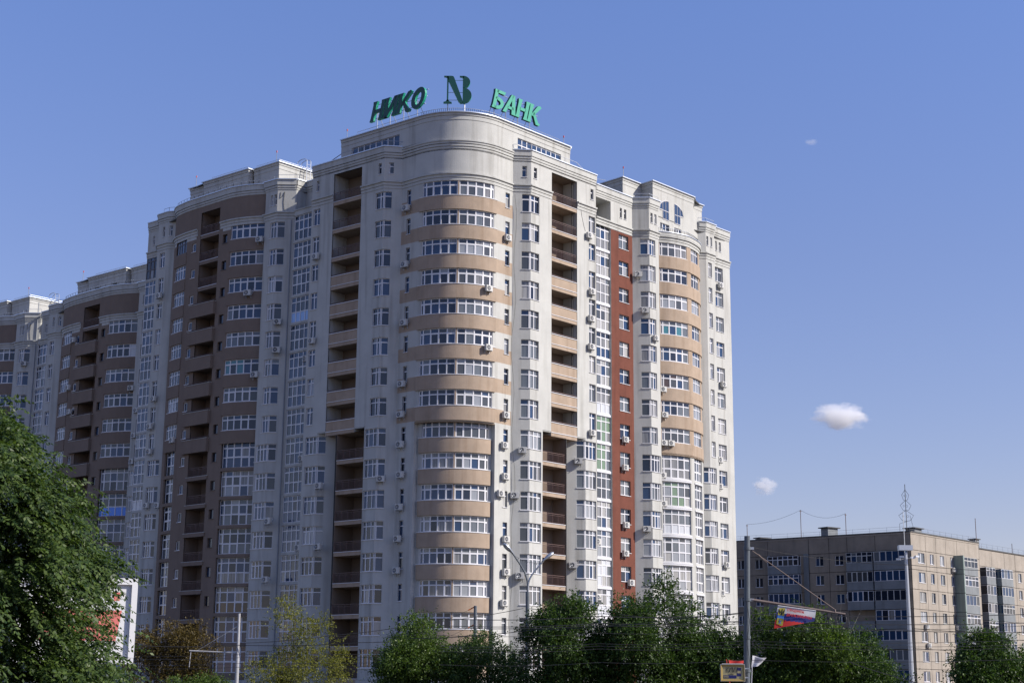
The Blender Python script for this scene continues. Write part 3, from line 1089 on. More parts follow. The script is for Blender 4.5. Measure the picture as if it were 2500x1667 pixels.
mb.prism([(8.8, 159.4), (13.1, 164.3), (16.1, 165.5), (21.4, 173), (25.7, 177.2), (16, 187), (3, 172)], GROUND, zl - .5, M['shop'])
mb.build('shopfront', wing)

# ================================================================== left-hand sections, stepping back along the street
def section(o, label, right_part, strip=False, top=1, bottom_row=16):
    dz = -3.0 * (top - 1)
    ROWS = range(top, 17)
    root = thing('apartment_section', (-32 + o[0], 164 + o[1], GROUND), label, 'apartment building', 'joined blocks of the pale apartment complex')
    def mv(L):
        return [vadd(p, o) for p in L]
    brown = smooth_pts([(-38.55, 169.75), (-38.15, 168.8), (-37.35, 167.8), (-36.45, 166.8), (-35.3, 165.75), (-34.0, 164.6), (-32.4, 163.2), (-30.7, 161.75), (-28.8, 160.85), (-26.8, 160.4), (-26.3, 160.38)], 2)
    base = [(-41.0, 171.95), (-39.65, 170.75), (-38.7, 170.5)] + brown + [(-26.74, 159.93), (-25.3, 158.75), (-23.3, 158.78)]
    if not right_part:
        base += [(-22.4, 159.75)]
    SP = Path(mv(base))
    nb = len(brown)
    sPb, sB0, sB1 = SP.s[1], SP.s[3], SP.s[3 + nb - 1]
    sL0, sLb, sLc = SP.s[3 + nb], SP.s[4 + nb], SP.s[5 + nb]
    def nr(q, lo=3, hi=None):
        return SP.nearest(vadd(q, o), lo, hi or 3 + nb)
    oA, oB = nr((-38.06, 168.65)), nr((-36.5, 166.9))
    mA_, mB2 = nr((-30.65, 161.72)), sB1 - .35
    n0, n1 = nr((-34.7, 165.2)), nr((-32.2, 163.05))
    q0, q1 = nr((-35.75, 166.2)), nr((-35.2, 165.7))
    r0, r1 = nr((-31.7, 162.6)), nr((-31.1, 162.1))
    W = []
    for r in ROWS:
        z = S(r)
        if r > bottom_row:
            break
        W.append((sPb - 1.25, sPb - .3, z, z + 1.75, 'P', r) if r <= 8 else (sPb - 1.25, sPb + .62, z, z + 1.75, 'Pl', r))
        W.append((sLb - 1.0, sLb + .90, z, z + 1.75, 'L', r) if r <= 8 else (sL0 + .1, sLb + .98, z, z + 1.75, 'Ll', r))
        if r <= 8:
            W += [(oA, oB, AS(r), AS(r) + 1.55, 'O', r), (mA_, mB2, AS(r), AS(r) + 1.55, 'M', r)]
        else:
            W += [(oA + .1, oB - .1, z - .4, z + 2.25, 'Ol', r), (mA_ + .1, mB2, z - .4, z + 2.25, 'Ml', r)]
        W += [(q0, q1, z + .35, z + 1.35, 'q', r), (r0, r1, z + .35, z + 1.35, 'Q', r)]
    for a, b in ((sPb - .95, sPb - .55), (sPb + .2, sPb + .6), (sLb - 1.1, sLb - .72), (sLb - .5, sLb - .12)):
        W.append((a, b, 50.9 + dz, 52.1 + dz, 's', 0))
    ops = [w_[:4] for w_ in W] + [(n0, n1, FL(bottom_row) if bottom_row < 16 else zl, 51.9 + dz)]
    def mf(s, z):
        return 1 if sB0 + .01 < s < sB1 + .01 and z < 52.6 + dz and not (48.9 < z - dz < 50 and not (n0 - .6 < s < n1 + .6)) else 0
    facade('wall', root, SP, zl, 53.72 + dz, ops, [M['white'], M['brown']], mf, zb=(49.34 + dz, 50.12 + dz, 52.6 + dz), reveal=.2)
    for a, b, z0, z1, k, r in W:
        if k == 'O':
            dk = (r == 1 and not strip and right_part)
            window(root, SP, a, b, z0, z1, 4, (1.08,), 'shade', depth=.07, mat=M['brown_pvc'] if dk else None)
        elif k == 'M':
            one = {6: 'teal'}.get(r) if right_part and not strip else None
            fl = {(4, 0): 'foil', (4, 1): 'foil'} if (not right_part and r == 4) else None
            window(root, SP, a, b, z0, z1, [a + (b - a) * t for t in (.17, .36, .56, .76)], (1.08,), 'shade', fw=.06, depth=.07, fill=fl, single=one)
        elif k in ('Ol', 'Ml'):
            c = 2 if k == 'Ol' else [a + (b - a) * t for t in (.14, .36, .58, .80)]
            below = None
            if right_part and not strip:
                below = {12: 'mid', 13: 'net', 14: 'brown'}.get(r)
            if not right_part and r == 10 and k == 'Ml':
                below = 'bright_blue'
            window(root, SP, a, b, z0, z1, c, (1.1, 2.1), 'shade', fw=.06, depth=.3, sill=False, below=below)
        elif k == 'q':
            window(root, SP, a, b, z0, z1, 1, (), 'dark', depth=.12, fw=.07)
        elif k == 'Q':
            window(root, SP, a, b, z0, z1, 1, (), 'dark', depth=.19, fw=.02, mat=M['brown_pvc'])
        elif k == 's':
            window(root, SP, a, b, z0, z1, 1, (.75,), 'dark', depth=.14, sash=0)
        elif k == 'P':
            window(root, SP, a, b, z0, z1, 2, (1.3,), 'shade')
        elif k == 'Pl':
            window(root, SP, a, b, z0, z1, [a + .45, a + .85, sPb - .03, sPb + .05], (1.3,), 'shade')
        elif k == 'L':
            window(root, SP, a, b, z0, z1, [a + .52, sLb - .05, sLb + .06], (1.28,), 'shade')
        elif k == 'Ll':
            window(root, SP, a, b, z0, z1, [a + .6, a + 1.2, sLb - .05, sLb + .06], (1.28,), 'shade')
    # recessed balconies in the brown curve
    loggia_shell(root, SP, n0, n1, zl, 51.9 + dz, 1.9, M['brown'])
    for z, mode in [(FL(r), 'rail') for r in range(top - 1, 3)] + [(FL(r), 'wide') for r in range(3, 9)] + [(FL(r), 'rail') for r in LO]:
        if mode == 'wide':
            mb = MB()
            slab(mb, SP, n0 - .95, n1 + .05, z - .42, z + 1.0, .34, -.10, M['brown'])
            band(mb, SP, n0 - .98, n1 + .08, z + 1.0, z + 1.05, .38, M['trim'], -.15)
            mb.build('parapet', root)
            mb = MB()
            slab(mb, SP, n0, n1, z - .2, z, -.12, -1.85, M['brown'])
            mb.build('balcony_slab', root)
            mb = MB()
            mb.tube([(*SP.at(s, .1), z + 1.25) for s in SP.breaks(n0 - .8, n1)], .035, M['rail'], 5)
            mb.tube([(*SP.at(n0 - .8, .1), z + 1.02), (*SP.at(n0 - .8, .1), z + 1.25)], .03, M['rail'], 4)
            mb.tube([(*SP.at(n1, .1), z + 1.02), (*SP.at(n1, .1), z + 1.25)], .03, M['rail'], 4)
            mb.build('handrail', root)
        else:
            loggia_floor(root, SP, n0 + .0, n1, z, 1.9, 'rail', M['brown'], .55)
            if z < 25:
                mb = MB()
                band(mb, SP, n0 - .15, n1 + .15, z - .40, z - .02, .12, M['brown'])
                band(mb, SP, n0 - .18, n1 + .18, z - .02, z + .03, .15, M['trim'])
                mb.build('balcony_edge', root)
    for r in LO:
        if r > bottom_row:
            break
        mb = MB()
        band(mb, SP, mA_ - .0, mB2 + .1, S(r) + 2.27, S(r) + 2.50, -.1, M['white'], -.32)
        mb.build('storey_band', root)
        mb = MB()
        band(mb, SP, oA, oB, S(r) + 2.27, S(r) + 2.50, -.1, M['white'], -.32)
        mb.build('storey_band', root)
    for r in range(top, 9):
        mb = MB()
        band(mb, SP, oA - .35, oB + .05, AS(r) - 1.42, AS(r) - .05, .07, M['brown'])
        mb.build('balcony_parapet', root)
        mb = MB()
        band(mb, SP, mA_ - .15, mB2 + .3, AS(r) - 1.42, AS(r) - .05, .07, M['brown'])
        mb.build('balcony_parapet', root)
    mb = MB()
    cornice_set('cornice', root, SP, [(0, sB0 - .02), (sB0 + .02, n0 - .5), (n1 + .25, sB1 - .03), (sL0, sLc)], 'C1', dz)
    cornice_set('parapet_cornice', root, SP, [(0, SP.len)], 'C2', dz)
    # glazed corner balconies at the far end, in front of the next section
    QP = Path(mv([(-42.95, 175.35), (-41.3, 173.95), (-41.0, 171.95)]))
    for r in ROWS:
        if r > bottom_row:
            break
        z = S(r)
        dk = r == 1 and right_part and not strip
        window(root, QP, 0, QP.s[1], z - .42, z + 2.27, [QP.s[1] * t for t in (.33, .66)], (1.08, 2.15), 'shade', fw=.05, depth=0, sill=False,
               mat=M['brown_pvc'] if dk else None, below={10: 'foil'}.get(r) if not strip else None)
        mb = MB()
        slab(mb, QP, 0, QP.s[1], z + 2.29, z + 2.56, .08, -1.2, M['white'])
        mb.build('balcony_slab', root)
    facade('return_wall', root, QP, zl, 53.72 + dz, [(0, QP.s[1], zl, 49.55 + dz), (.9, 1.25, 50.9 + dz, 52.0 + dz)], [M['white']], reveal=.1)
    window(root, QP, .9, 1.25, 50.9 + dz, 52.0 + dz, 1, (.75,), 'dark', depth=.09, sash=0)
    cornice_set('cornice', root, QP, [(0, QP.len)], 'C1', dz)
    cornice_set('parapet_cornice', root, QP, [(0, QP.len)], 'C2', dz)
    if strip:
        facade('dark_strip', root, Path(mv([(-43.6, 176.0), (-42.8, 175.35)])), zl, 49.5 + dz, [], [M['red_shaded']])
    if right_part:
        # glazed balconies against the neighbouring block
        KP = Path(mv([(-23.32, 158.70), (-20.3, 156.1)]))
        for r in ROWS:
            if r > bottom_row:
                break
            z = S(r)
            window(root, KP, 0, 2.75, z - .42, z + 2.27, [.72, 1.42, 2.15], (1.08, 2.15), 'shade', fw=.05, depth=0, sill=False,
                   below={4: 'skyblue'}.get(r) if top == 1 else None, single={2: 'navy', 3: 'navy'}.get(r))
            mb = MB()
            slab(mb, KP, 0, KP.len, z + 2.29, z + 2.56, .10, -1.2, M['white'])
            mb.build('balcony_slab', root)
        mb = MB()
        band(mb, KP, 0, KP.len, 49.6 + dz, 50.12 + dz, .12, M['trim'])
        band(mb, KP, 0, KP.len, 50.12 + dz, 50.22 + dz, .22, M['trim'])
        mb.build('terrace_parapet', root)
        facade('terrace_recess', root, Path(mv([(-23.3, 158.78), (-22.35, 159.75), (-20.4, 158.15)])), 49.9 + dz, 53.72 + dz, [], [M['white']])
        cornice_set('parapet_cornice', root, Path(mv([(-23.3, 158.78), (-22.35, 159.75), (-20.4, 158.15)])), [(0, 3.85)], 'C2', dz)
        if not strip:
            mb = MB()
            mb.tube([(*vadd((-23.7, 158.70), o), zl), (*vadd((-23.7, 158.70), o), 49.2)], .06, M['pipe'], 6)
            mb.build('rainwater_pipe', root)
    # penthouse in three stepped blocks
    H = 56.44 + dz
    blocks = [Path(mv([(-36.4, 172.0), (-37.2, 170.45), (-35.18, 168.79)])), Path(mv([(-33.6, 170.0), (-35.18, 168.1), (-29.37, 163.34), (-28.9, 163.9)])),
              Path(mv([(-28.75, 163.5), (-25.6, 160.85), (-20.6, 166.3)]))]
    for i, b in enumerate(blocks):
        op_ = []
        if i == 1:
            c0 = b.s[1]
            op_ = [(c0 + 1.35, c0 + 2.25, 54.1 + dz, 54.95 + dz), (c0 + 4.9, c0 + 5.8, 54.1 + dz, 54.95 + dz)]
        facade('penthouse_wall', root, b, 52.6 + dz, H, op_, [M['white']], reveal=.35)
        for q in op_:
            window(root, b, *q, 1, (), 'dark', sill=False, mat=M['brown_pvc'], depth=.3)
        cornice_set('penthouse_cornice', root, b, [(0, b.len)], 'TOP', dz)
    mb = MB()
    mb.prism(mv([(-37.2, 170.45), (-35.18, 168.1), (-29.37, 163.34), (-28.75, 163.6), (-25.6, 160.85), (-20.6, 166.3), (-30, 176)]), H - .12, H, M['roof'])
    mb.prism(mv([(-41, 172), (-39.6, 170.8), (-38, 168.9), (-34, 164.7), (-30.7, 161.9), (-26.3, 160.5), (-25.3, 158.85), (-22.4, 159.5), (-16, 168), (-33, 184)]), 52.5 + dz, 52.6 + dz, M['roof'])
    mb.build('roof_deck', root)
    roof_rail(root, [(*SP.at(s, -.05), 53.8 + dz) for s in SP.breaks(sB0 + .5, sB1 - .3)], .45)
    roof_rail(root, [(*SP.at(s, -.05), 53.8 + dz) for s in (sL0 + 1.2, sLb, sLc)], .5)
    roof_rail(root, [(*SP.at(s, -.05), 53.8 + dz) for s in (sPb - 1.0, sPb, sPb + .7)], .5)
    roof_rail(root, [(*vadd(p, o), 56.5 + dz) for p in ((-34.2, 167.4), (-29.45, 163.5))], .3)
    roof_rail(root, [(*vadd(p, o), 56.5 + dz) for p in ((-28.5, 163.35), (-25.65, 160.95), (-22.0, 164.9))], .3)
    rod(root, -36.6 + o[0], 170.3 + o[1], 56.4 + dz, 1.4)
    rod(root, -26.0 + o[0], 161.3 + o[1], 56.5 + dz, 1.2)
    # roof ladder with hooped handles
    if right_part:
        mb = MB()
        for k in (0, .55):
            bx, by = -23.1 + k * .674 + o[0], 163.0 + k * .74 + o[1]
            pts = [(bx + .25, by - .22, 53.4 + dz), (bx + .25, by - .22, 57.3 + dz)]
            for t in range(7):
                a_ = math.pi * t / 6
                pts.append((bx + .25 * math.cos(a_) - .0 - .35 * (1 - math.cos(a_)), by - .22 * math.cos(a_) + .3 * (1 - math.cos(a_)), 57.3 + dz + .35 * math.sin(a_)))
            mb.tube(pts, .045, M['steel'], 5)
        for t in range(12):
            z = 53.6 + dz + t * .3
            mb.tube([(-22.85 + o[0], 162.78 + o[1], z), (-22.48 + o[0], 163.19 + o[1], z)], .025, M['steel'], 4)
        mb.build('roof_ladder', root)
    mb = MB()
    mb.prism(mv([(-41, 172.4), (-39.6, 171.2), (-38, 169.3), (-34, 165.1), (-30.7, 162.3), (-26.3, 160.9), (-25.3, 159.25), (-20.3, 157.5), (-16, 168), (-33, 184)]), GROUND, zl - .4, M['shop'])
    band(mb, SP, 0, SP.len, zl - .4, zl - .02, .15, M['trim'])
    mb.build('shopfront', root)
    # loose cables on the sunlit chamfer of the attic
    mb = MB()
    c0, c1 = SP.at(sLb + .35, .03), SP.at(sLb + .75, .03)
    mb.tube([(*c0, 52.3 + dz), (*SP.at(sLb + .3, .03), 51.6 + dz), (*SP.at(sLb + .6, .03), 51.9 + dz), (*c1, 52.35 + dz), (*SP.at(sLb + .68, .03), 51.2 + dz), (*SP.at(sLb + .8, .03), 50.2 + dz)], .022, M['cable'], 4)
    mb.build('loose_cable', root)
    return root

SEC = {}
SEC[(0, 0)] = section((0, 0), 'shaded section with brown curved bay just left of the corner tower', True)
SEC[(-18.0, 20.0)] = section((-18.0, 20.0), 'middle shaded section with brown curved bay, partly behind the big tree', False, top=3, bottom_row=14)
SEC[(-38.0, 37.1)] = section((-38.0, 37.1), 'farthest section at the left edge with a sunlit chamfer under its roof', True, strip=False, top=3, bottom_row=9)
# unseen solid cores added behind the fronts to stop sun leaking through gaps
mb = MB()
mb.prism([(-16.6, 160.0), (-11.2, 154.6), (-9.0, 151.5), (-5.4, 148.9), (-2.0, 150.2), (1.6, 153.0), (3.0, 156.0), (9.0, 162.5), (13.0, 167.0), (20.5, 175.5), (22.8, 178.2), (16.0, 185.5), (-5.0, 176.0)], GROUND + .5, 52.4, M['shop'])
mb.build('light_stop_core', tower)
for o in ((0, 0), (-18.0, 20.0), (-38.0, 37.1)):
    mb = MB()
    mb.prism([vadd(p, o) for p in ((-40.0, 175.5), (-38.4, 172.3), (-33.0, 167.2), (-29.5, 164.0), (-25.3, 161.5), (-19.0, 158.8), (-14.0, 166.0), (-33.0, 183.0))], GROUND + .5, 52.4 if o == (0, 0) else 46.4, M['shop'])
    mb.build('light_stop_core', SEC[o])

# ================================================================== air conditioners on the walls
def make_ac():
    t = bpy.data.objects.new('air_conditioner', None)
    t.empty_display_size = 0.3
    COL.objects.link(t)
    # built facing +X with the wall at x = 0
    mb = MB()
    c = M['acwhite']
    x0, x1, y, z = .12, .44, .41, .30
    mb.hexa([(x0, -y, -z), (x1 - .02, -y, -z), (x1 - .02, y, -z), (x0, y, -z), (x0, -y, z), (x1 - .02, -y, z), (x1 - .02, y, z), (x0, y, z)], c)
    mb.hexa([(x1 - .02, -y + .02, -z + .02), (x1, -y + .03, -z + .03), (x1, y - .03, -z + .03), (x1 - .02, y - .02, -z + .02),
             (x1 - .02, -y + .02, z - .02), (x1, -y + .03, z - .03), (x1, y - .03, z - .03), (x1 - .02, y - .02, z - .02)], c)
    mb.build('casing', t, local=True)
    mb = MB()
    n = 14
    ring = [(x1 + .004, -.10 + .235 * math.cos(2 * math.pi * k / n), .235 * math.sin(2 * math.pi * k / n)) for k in range(n)]
    mb.poly(ring, M['acdark'])
    for q in (.10, .19):
        r = [(x1 + .008, -.10 + q * math.cos(2 * math.pi * k / n), q * math.sin(2 * math.pi * k / n)) for k in range(n + 1)]
        mb.tube(r, .010, M['steel'], 3)
    for k in range(6):
        a = math.pi * k / 6
        mb.tube([(x1 + .008, -.10 + .23 * math.cos(a), .23 * math.sin(a)), (x1 + .008, -.10 - .23 * math.cos(a), -.23 * math.sin(a))], .007, M['steel'], 3)
    mb.poly([(x1 + .008, -.10 + .07 * math.cos(2 * math.pi * k / 10), .07 * math.sin(2 * math.pi * k / 10)) for k in range(10)], M['acwhite'])
    mb.build('fan_grille', t, local=True)
    for s in (-1, 1):
        mb = MB()
        mb.box((.25, s * .28, -.325), (.5, .04, .05), M['steel'])
        mb.box((.02, s * .28, -.44), (.04, .04, .26), M['steel'])
        mb.tube([(.03, s * .28, -.55), (.40, s * .28, -.34)], .016, M['steel'], 4)
        mb.build('bracket', t, local=True)
    mb = MB()
    mb.tube([(.2, .42, -.15), (.2, .50, -.12), (.06, .53, .05), (.02, .52, .45)], .022, M['dirty'], 5)
    mb.build('coolant_pipe', t, local=True)
    return t
AC0 = make_ac()
AC_USED = False
ORD = ['topmost', 'second from the top', 'third from the top', 'fourth from the top', 'fifth from the top', 'sixth from the top', 'seventh from the top',
       'eighth from the top', 'ninth from the top', 'tenth from the top']
AC={
'narrow_left':[(-10.53, 147.83, 47.11, -2.258), (-10.52, 147.82, 41.28, -2.258), (-10.45, 147.76, 35.34, -2.258), (-10.54, 147.84, 29.25, -2.258), (-10.57, 147.86, 26.25, -2.258), (-10.55, 147.84, 23.31, -2.258), (-10.45, 147.76, 20.37, -2.258), (-10.5, 147.8, 17.28, -2.258), (-10.6, 147.89, 14.28, -2.258), (-10.63, 147.91, 11.29, -2.258)],
'bay_left':[(-12.57, 148.21, 20.02, -1.422)],
'narrow_right':[(-0.68, 148.23, 44.21, -0.739), (-0.73, 148.17, 26.31, -0.739), (-0.82, 148.07, 23.36, -0.739), (-0.71, 148.19, 20.35, -0.739), (-1.16, 147.7, 18.64, -0.739), (-0.6, 148.31, 14.36, -0.739), (-0.59, 148.32, 11.25, -0.739), (-0.73, 148.17, 8.35, -0.739)],
'arc_right':[(-2.47, 146.33, 38.49, -0.871), (-2.43, 146.36, 32.6, -0.871)],
'chamfer_right':[(1.1, 149.03, 23.04, -1.541), (0.39, 149.01, 18.65, -1.541), (0.92, 149.02, 10.97, -1.541)],
'loggia_cheek':[(5.53, 156.25, 46.25, -2.31), (5.52, 156.26, 34.27, -2.31), (5.64, 156.15, 31.26, -2.31)],
'wall_right':[(7.82, 155.65, 46.77, -0.739), (8.1, 155.96, 40.76, -0.739), (8.0, 155.85, 37.88, -0.739), (7.99, 155.83, 34.89, -0.739), (8.06, 155.92, 25.93, -0.739)],
'lowchamf_right':[(6.79, 155.31, 22.95, -1.541), (6.24, 155.29, 12.52, -1.541)],
'glazed_right':[(8.72, 159.3, 15.26, -0.739), (8.74, 159.32, 9.63, -0.739)],
'red':[(11.95, 162.84, 26.4, -0.739), (11.89, 162.77, 23.4, -0.739), (11.94, 162.83, 17.34, -0.739), (11.85, 162.72, 14.37, -0.739), (12.45, 163.38, 11.39, -0.739)],
'gcham':[(13.74, 164.14, 44.92, -1.541), (14.5, 164.16, 40.86, -1.541), (14.4, 164.16, 17.1, -1.541)],
'gfront':[(15.48, 164.57, 37.87, -0.739)],
'tan':[(16.41, 166.15, 32.52, -1.071), (16.55, 166.23, 29.71, -1.071), (16.43, 166.17, 26.62, -1.071), (17.24, 166.61, 26.65, -1.071), (16.26, 166.07, 23.08, -1.071), (16.3, 166.1, 20.02, -1.071)],
'iend':[(24.19, 175.43, 46.74, -0.739), (24.27, 175.52, 34.98, -0.739), (23.53, 174.71, 26.1, -0.739), (23.52, 174.69, 23.07, -0.739), (24.18, 175.42, 14.3, -0.739), (23.47, 174.64, 11.13, -0.739), (24.19, 175.43, 8.38, -0.739)],
'brown2':[(-27.16, 160.21, 47.39, -1.918), (-28.22, 160.59, 41.54, -1.918), (-28.22, 160.59, 41.56, -1.918), (-27.02, 160.16, 32.56, -1.918)],
'lbay2':[(-24.69, 158.65, 37.93, -1.571), (-24.7, 158.65, 34.9, -1.571), (-24.55, 158.14, 16.92, -2.258), (-24.48, 158.08, 17.01, -2.258), (-24.53, 158.12, 11.05, -2.258)],
'jwall':[(-20.18, 154.06, 43.78, -2.258), (-20.26, 154.13, 34.88, -2.258), (-18.84, 152.96, 19.92, -2.258), (-18.72, 152.86, 13.92, -2.258)],
'kglass':[(-21.13, 156.73, 33.6, -2.258), (-21.17, 156.76, 23.2, -2.258), (-21.22, 156.8, 14.16, -2.258)],
'brown2end':[(-36.8, 167.41, 26.68, -2.42)],
'pwall2':[(-40.07, 171.06, 43.84, -2.258), (-40.01, 171.0, 31.91, -2.258), (-40.28, 171.23, 28.8, -2.258), (-40.14, 171.12, 25.95, -2.258), (-40.12, 171.1, 19.95, -2.258), (-38.56, 169.82, 19.83, -2.258)],
'brown3':[(-44.96, 180.29, 34.9, -1.918)],
'rbay3':[(-44.03, 179.39, 26.02, -2.258), (-43.97, 179.34, 29.09, -2.258), (-43.89, 179.28, 32.06, -2.258)],
'brown3end':[(-53.93, 186.42, 42.06, -2.42), (-54.22, 186.74, 36.15, -2.42), (-53.7, 186.16, 33.05, -2.42)],
'lbay4':[(-63.05, 195.9, 41.02, -1.571)],
'old_left':[(49.45, 226.96, 18.83, -2.214), (49.29, 227.08, 14.18, -2.214), (42.79, 231.96, 18.7, -2.214)],
'old_right':[(65.34, 230.44, 18.35, -0.739), (66.23, 231.42, 11.5, -0.739), (59.16, 223.66, 9.8, -0.739), (65.63, 230.76, 9.96, -0.739), (59.36, 223.88, 7.16, -0.739)],
}
PLACE = {
    'narrow_left': 'by the narrow windows left of the rounded bay',
    'bay_left': 'under the shaded bay window left of the rounded bay',
    'narrow_right': 'by the narrow windows right of the rounded bay',
    'arc_right': 'on the rounded tan balconies of the corner',
    'chamfer_right': 'on the grey facet right of the narrow windows',
    'loggia_cheek': 'inside the sunlit stack of open balconies',
    'wall_right': 'on the sunlit wall right of the balconies',
    'lowchamf_right': 'on the low grey facet beside the open balconies',
    'glazed_right': 'seen edge-on beside the sunlit glazed balconies',
    'red': 'on the brick red strip',
    'gcham': 'on the grey facet right of the red strip',
    'gfront': 'on the sunlit wall between red strip and tan curve',
    'tan': 'at the left edge of the sunlit tan curve',
    'iend': 'on the far right end wall',
    'brown2': 'under the right windows of the larger brown curve',
    'lbay2': 'under the bay right of the larger brown curve',
    'jwall': 'on the shaded wall beside the dark balconies',
    'kglass': 'beside the shaded glazed balconies',
    'brown2end': 'under the left-end window of the larger brown curve',
    'pwall2': 'on the wall between the two brown curves',
    'brown3': 'under the right-hand window of the farther brown curve',
    'rbay3': 'at the right edge of the farther brown curve',
    'brown3end': 'under the left-end windows of the farther curve',
    'lbay4': 'under the bay at the far left edge',
    'old_left': 'on the shaded front of the old panel block',
    'old_right': 'on the sunlit end of the old panel block',
}
for key, L in AC.items():
    L = sorted(L, key=lambda q: -q[2])
    for i, (x, y, z, a) in enumerate(L):
        if not AC_USED:
            t = AC0
            AC_USED = True
        else:
            t = AC0.copy()
            COL.objects.link(t)
            for ch in AC0.children:
                c = ch.copy()
                COL.objects.link(c)
                c.parent = t
        t.location = (x, y, z)
        t.rotation_euler = (0, 0, a)
        sc_ = .94 + .10 * rnd()
        t.scale = (sc_, sc_, sc_)
        tag(t, 'white air conditioner %s%s' % (PLACE[key], ', ' + ORD[i] if len(L) > 1 else ''), 'air conditioner', 'air conditioners on the walls')

# ================================================================== letters on the tower roof
M['sign_shaded'] = plain('shaded_teal_letter', (0.004, 0.060, 0.048), 0.45)  # the teal letter paint with shade put into its colour
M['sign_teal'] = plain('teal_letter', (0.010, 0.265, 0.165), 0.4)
def stroke(mb, pts, w, y0, y1, m, flare=0.0):
    """a straight stroke between two points of the letter's plane, thickness y0..y1"""
    (ax, az), (bx, bz) = pts
    dx, dz = bx - ax, bz - az
    L = math.hypot(dx, dz)
    nx, nz = -dz / L * w / 2, dx / L * w / 2
    k = 1 + flare
    P = [(ax + nx * k, az + nz * k), (ax - nx * k, az - nz * k), (bx - nx * k, bz - nz * k), (bx + nx * k, bz + nz * k)]
    return P
def letter_mesh(polys, y0, y1, m, ms=None):
    """extrude flat outlines (x, z) between y0 and y1"""
    mb = MB()
    for P in polys:
        a = sum(p[0] * q[1] - q[0] * p[1] for p, q in zip(P, P[1:] + P[:1]))
        if a < 0:
            P = P[::-1]
        n = len(P)
        mb.poly([(x, y0, z) for x, z in P], m)
        mb.poly([(x, y1, z) for x, z in P[::-1]], m)
        for i in range(n):
            (ax, az), (bx, bz) = P[i], P[(i + 1) % n]
            mb.poly([(ax, y0, az), (ax, y1, az), (bx, y1, bz), (bx, y0, bz)], ms or m)
    return mb
SH = 0.26
def sh(P):
    return [(x + SH * z, z) for x, z in P]
def bar(ax, az, bx, bz, w, fl=.16):
    """upright stroke with slightly splayed ends"""
    h = w / 2
    e = h * (1 + fl * 2)
    zt = (bz - az) * .16
    def lerp(t):
        return ax + (bx - ax) * t
    return [(ax - e, az), (ax + e, az), (lerp(.2) + h, az + zt), (lerp(.8) + h, bz - zt), (bx + e, bz), (bx - e, bz), (lerp(.8) - h, bz - zt), (lerp(.2) - h, az + zt)]
H_ = 1.0
def ring(cx, cz, rx, rz, w, n=20, a0=0, a1=2 * math.pi):
    out = []
    for i in range(n):
        a, b = a0 + (a1 - a0) * i / n, a0 + (a1 - a0) * (i + 1) / n
        out.append([(cx + rx * math.cos(a), cz + rz * math.sin(a)), (cx + rx * math.cos(b), cz + rz * math.sin(b)),
                    (cx + (rx - w) * math.cos(b), cz + (rz - w * .8) * math.sin(b)), (cx + (rx - w) * math.cos(a), cz + (rz - w * .8) * math.sin(a))])
    return out
GLY = {
    'Н': (.86, [bar(.14, 0, .14, 1, .22), bar(.70, 0, .70, 1, .22), [(.2, .42), (.64, .42), (.64, .58), (.2, .58)]]),
    'И': (.92, [bar(.14, 0, .14, 1, .22), bar(.76, 0, .76, 1, .22), [(.12, 0), (.34, 0), (.78, 1), (.56, 1)]]),
    'К': (.90, [bar(.14, 0, .14, 1, .22), [(.22, .44), (.36, .36), (.84, .96), (.74, 1.04), (.56, 1.0)], [(.30, .52), (.42, .62), (.80, .12), (.94, .08), (.90, -.03), (.66, -.02)]]),
    'О': (.94, ring(.46, .5, .44, .53, .25)),
    'Б': (.82, [bar(.14, 0, .14, 1, .22), [(.14, .84), (.70, .84), (.74, 1.0), (.14, 1.0)]] + [[(x if x > .2 else .2, z) for x, z in q] for q in ring(.30, .31, .46, .32, .22, 14, -math.pi / 2, math.pi / 2)] + [[(.14, .49), (.32, .49), (.32, .63), (.14, .63)], [(.14, 0), (.32, 0), (.32, .14), (.14, .14)]]),
    'А': (.90, [[(-.04, 0), (.20, 0), (.56, 1.03), (.36, 1.03)], [(.60, 0), (.88, 0), (.60, 1.03), (.40, 1.03)], [(.2, .24), (.70, .24), (.68, .38), (.24, .38)]]),
}
def word_sign(name, text, base, d, height, mat, label, rise, back, advance=1.0):
    """letters on struts, standing on the roof edge; d = direction the word runs in"""
    root = thing(name, base, label, 'rooftop sign', None, math.atan2(d[1], d[0]))
    x = 0.0
    xs = []
    for ch in text:
        wdt, polys = GLY[ch]
        P = [[(x + (px + SH * pz) * height, rise + pz * height) for px, pz in q] for q in polys]
        mb = letter_mesh(P, -.30, -.02, mat, M['sign_teal'] if mat is M['sign_shaded'] else M['sign_shaded'])
        mb.build('letter', root, local=True)
        xs.append((x, wdt * height))
        x += wdt * height * advance
    mb = MB()
    for zz in (.18, .55, .88):
        mb.tube([(xs[0][0] + (.15 + SH * zz) * height, .06, rise + zz * height), (x - .1 + SH * zz * height, .06, rise + zz * height)], .035, M['steel'], 5)
    mb.build('rail', root, local=True)
    for (x0, w_) in xs:
        mb = MB()
        mx = x0 + w_ * .42
        mb.tube([(mx, .08, -.1), (mx, .08, rise + .5 * height)], .05, M['steel'], 5)
        mb.tube([(mx + .1, back, -.1), (mx, .1, rise + .5 * height)], .035, M['steel'], 5)
        mb.build('strut', root, local=True)
    return root
ux = (-dL[0], -dL[1])
word_sign('roof_lettering', 'НИКО', (-14.75, 151.45, 56.50), ux, 2.08, M['sign_shaded'], 'dark green italic letters НИКО on struts at the left roof edge', .95, 1.5, 1.0)
word_sign('roof_lettering', 'БАНК', (-2.45, 147.15, 56.50), dR, 2.1, M['sign_teal'], 'bright teal italic letters БАНК on struts at the right roof edge', 1.15, 1.5, .98)
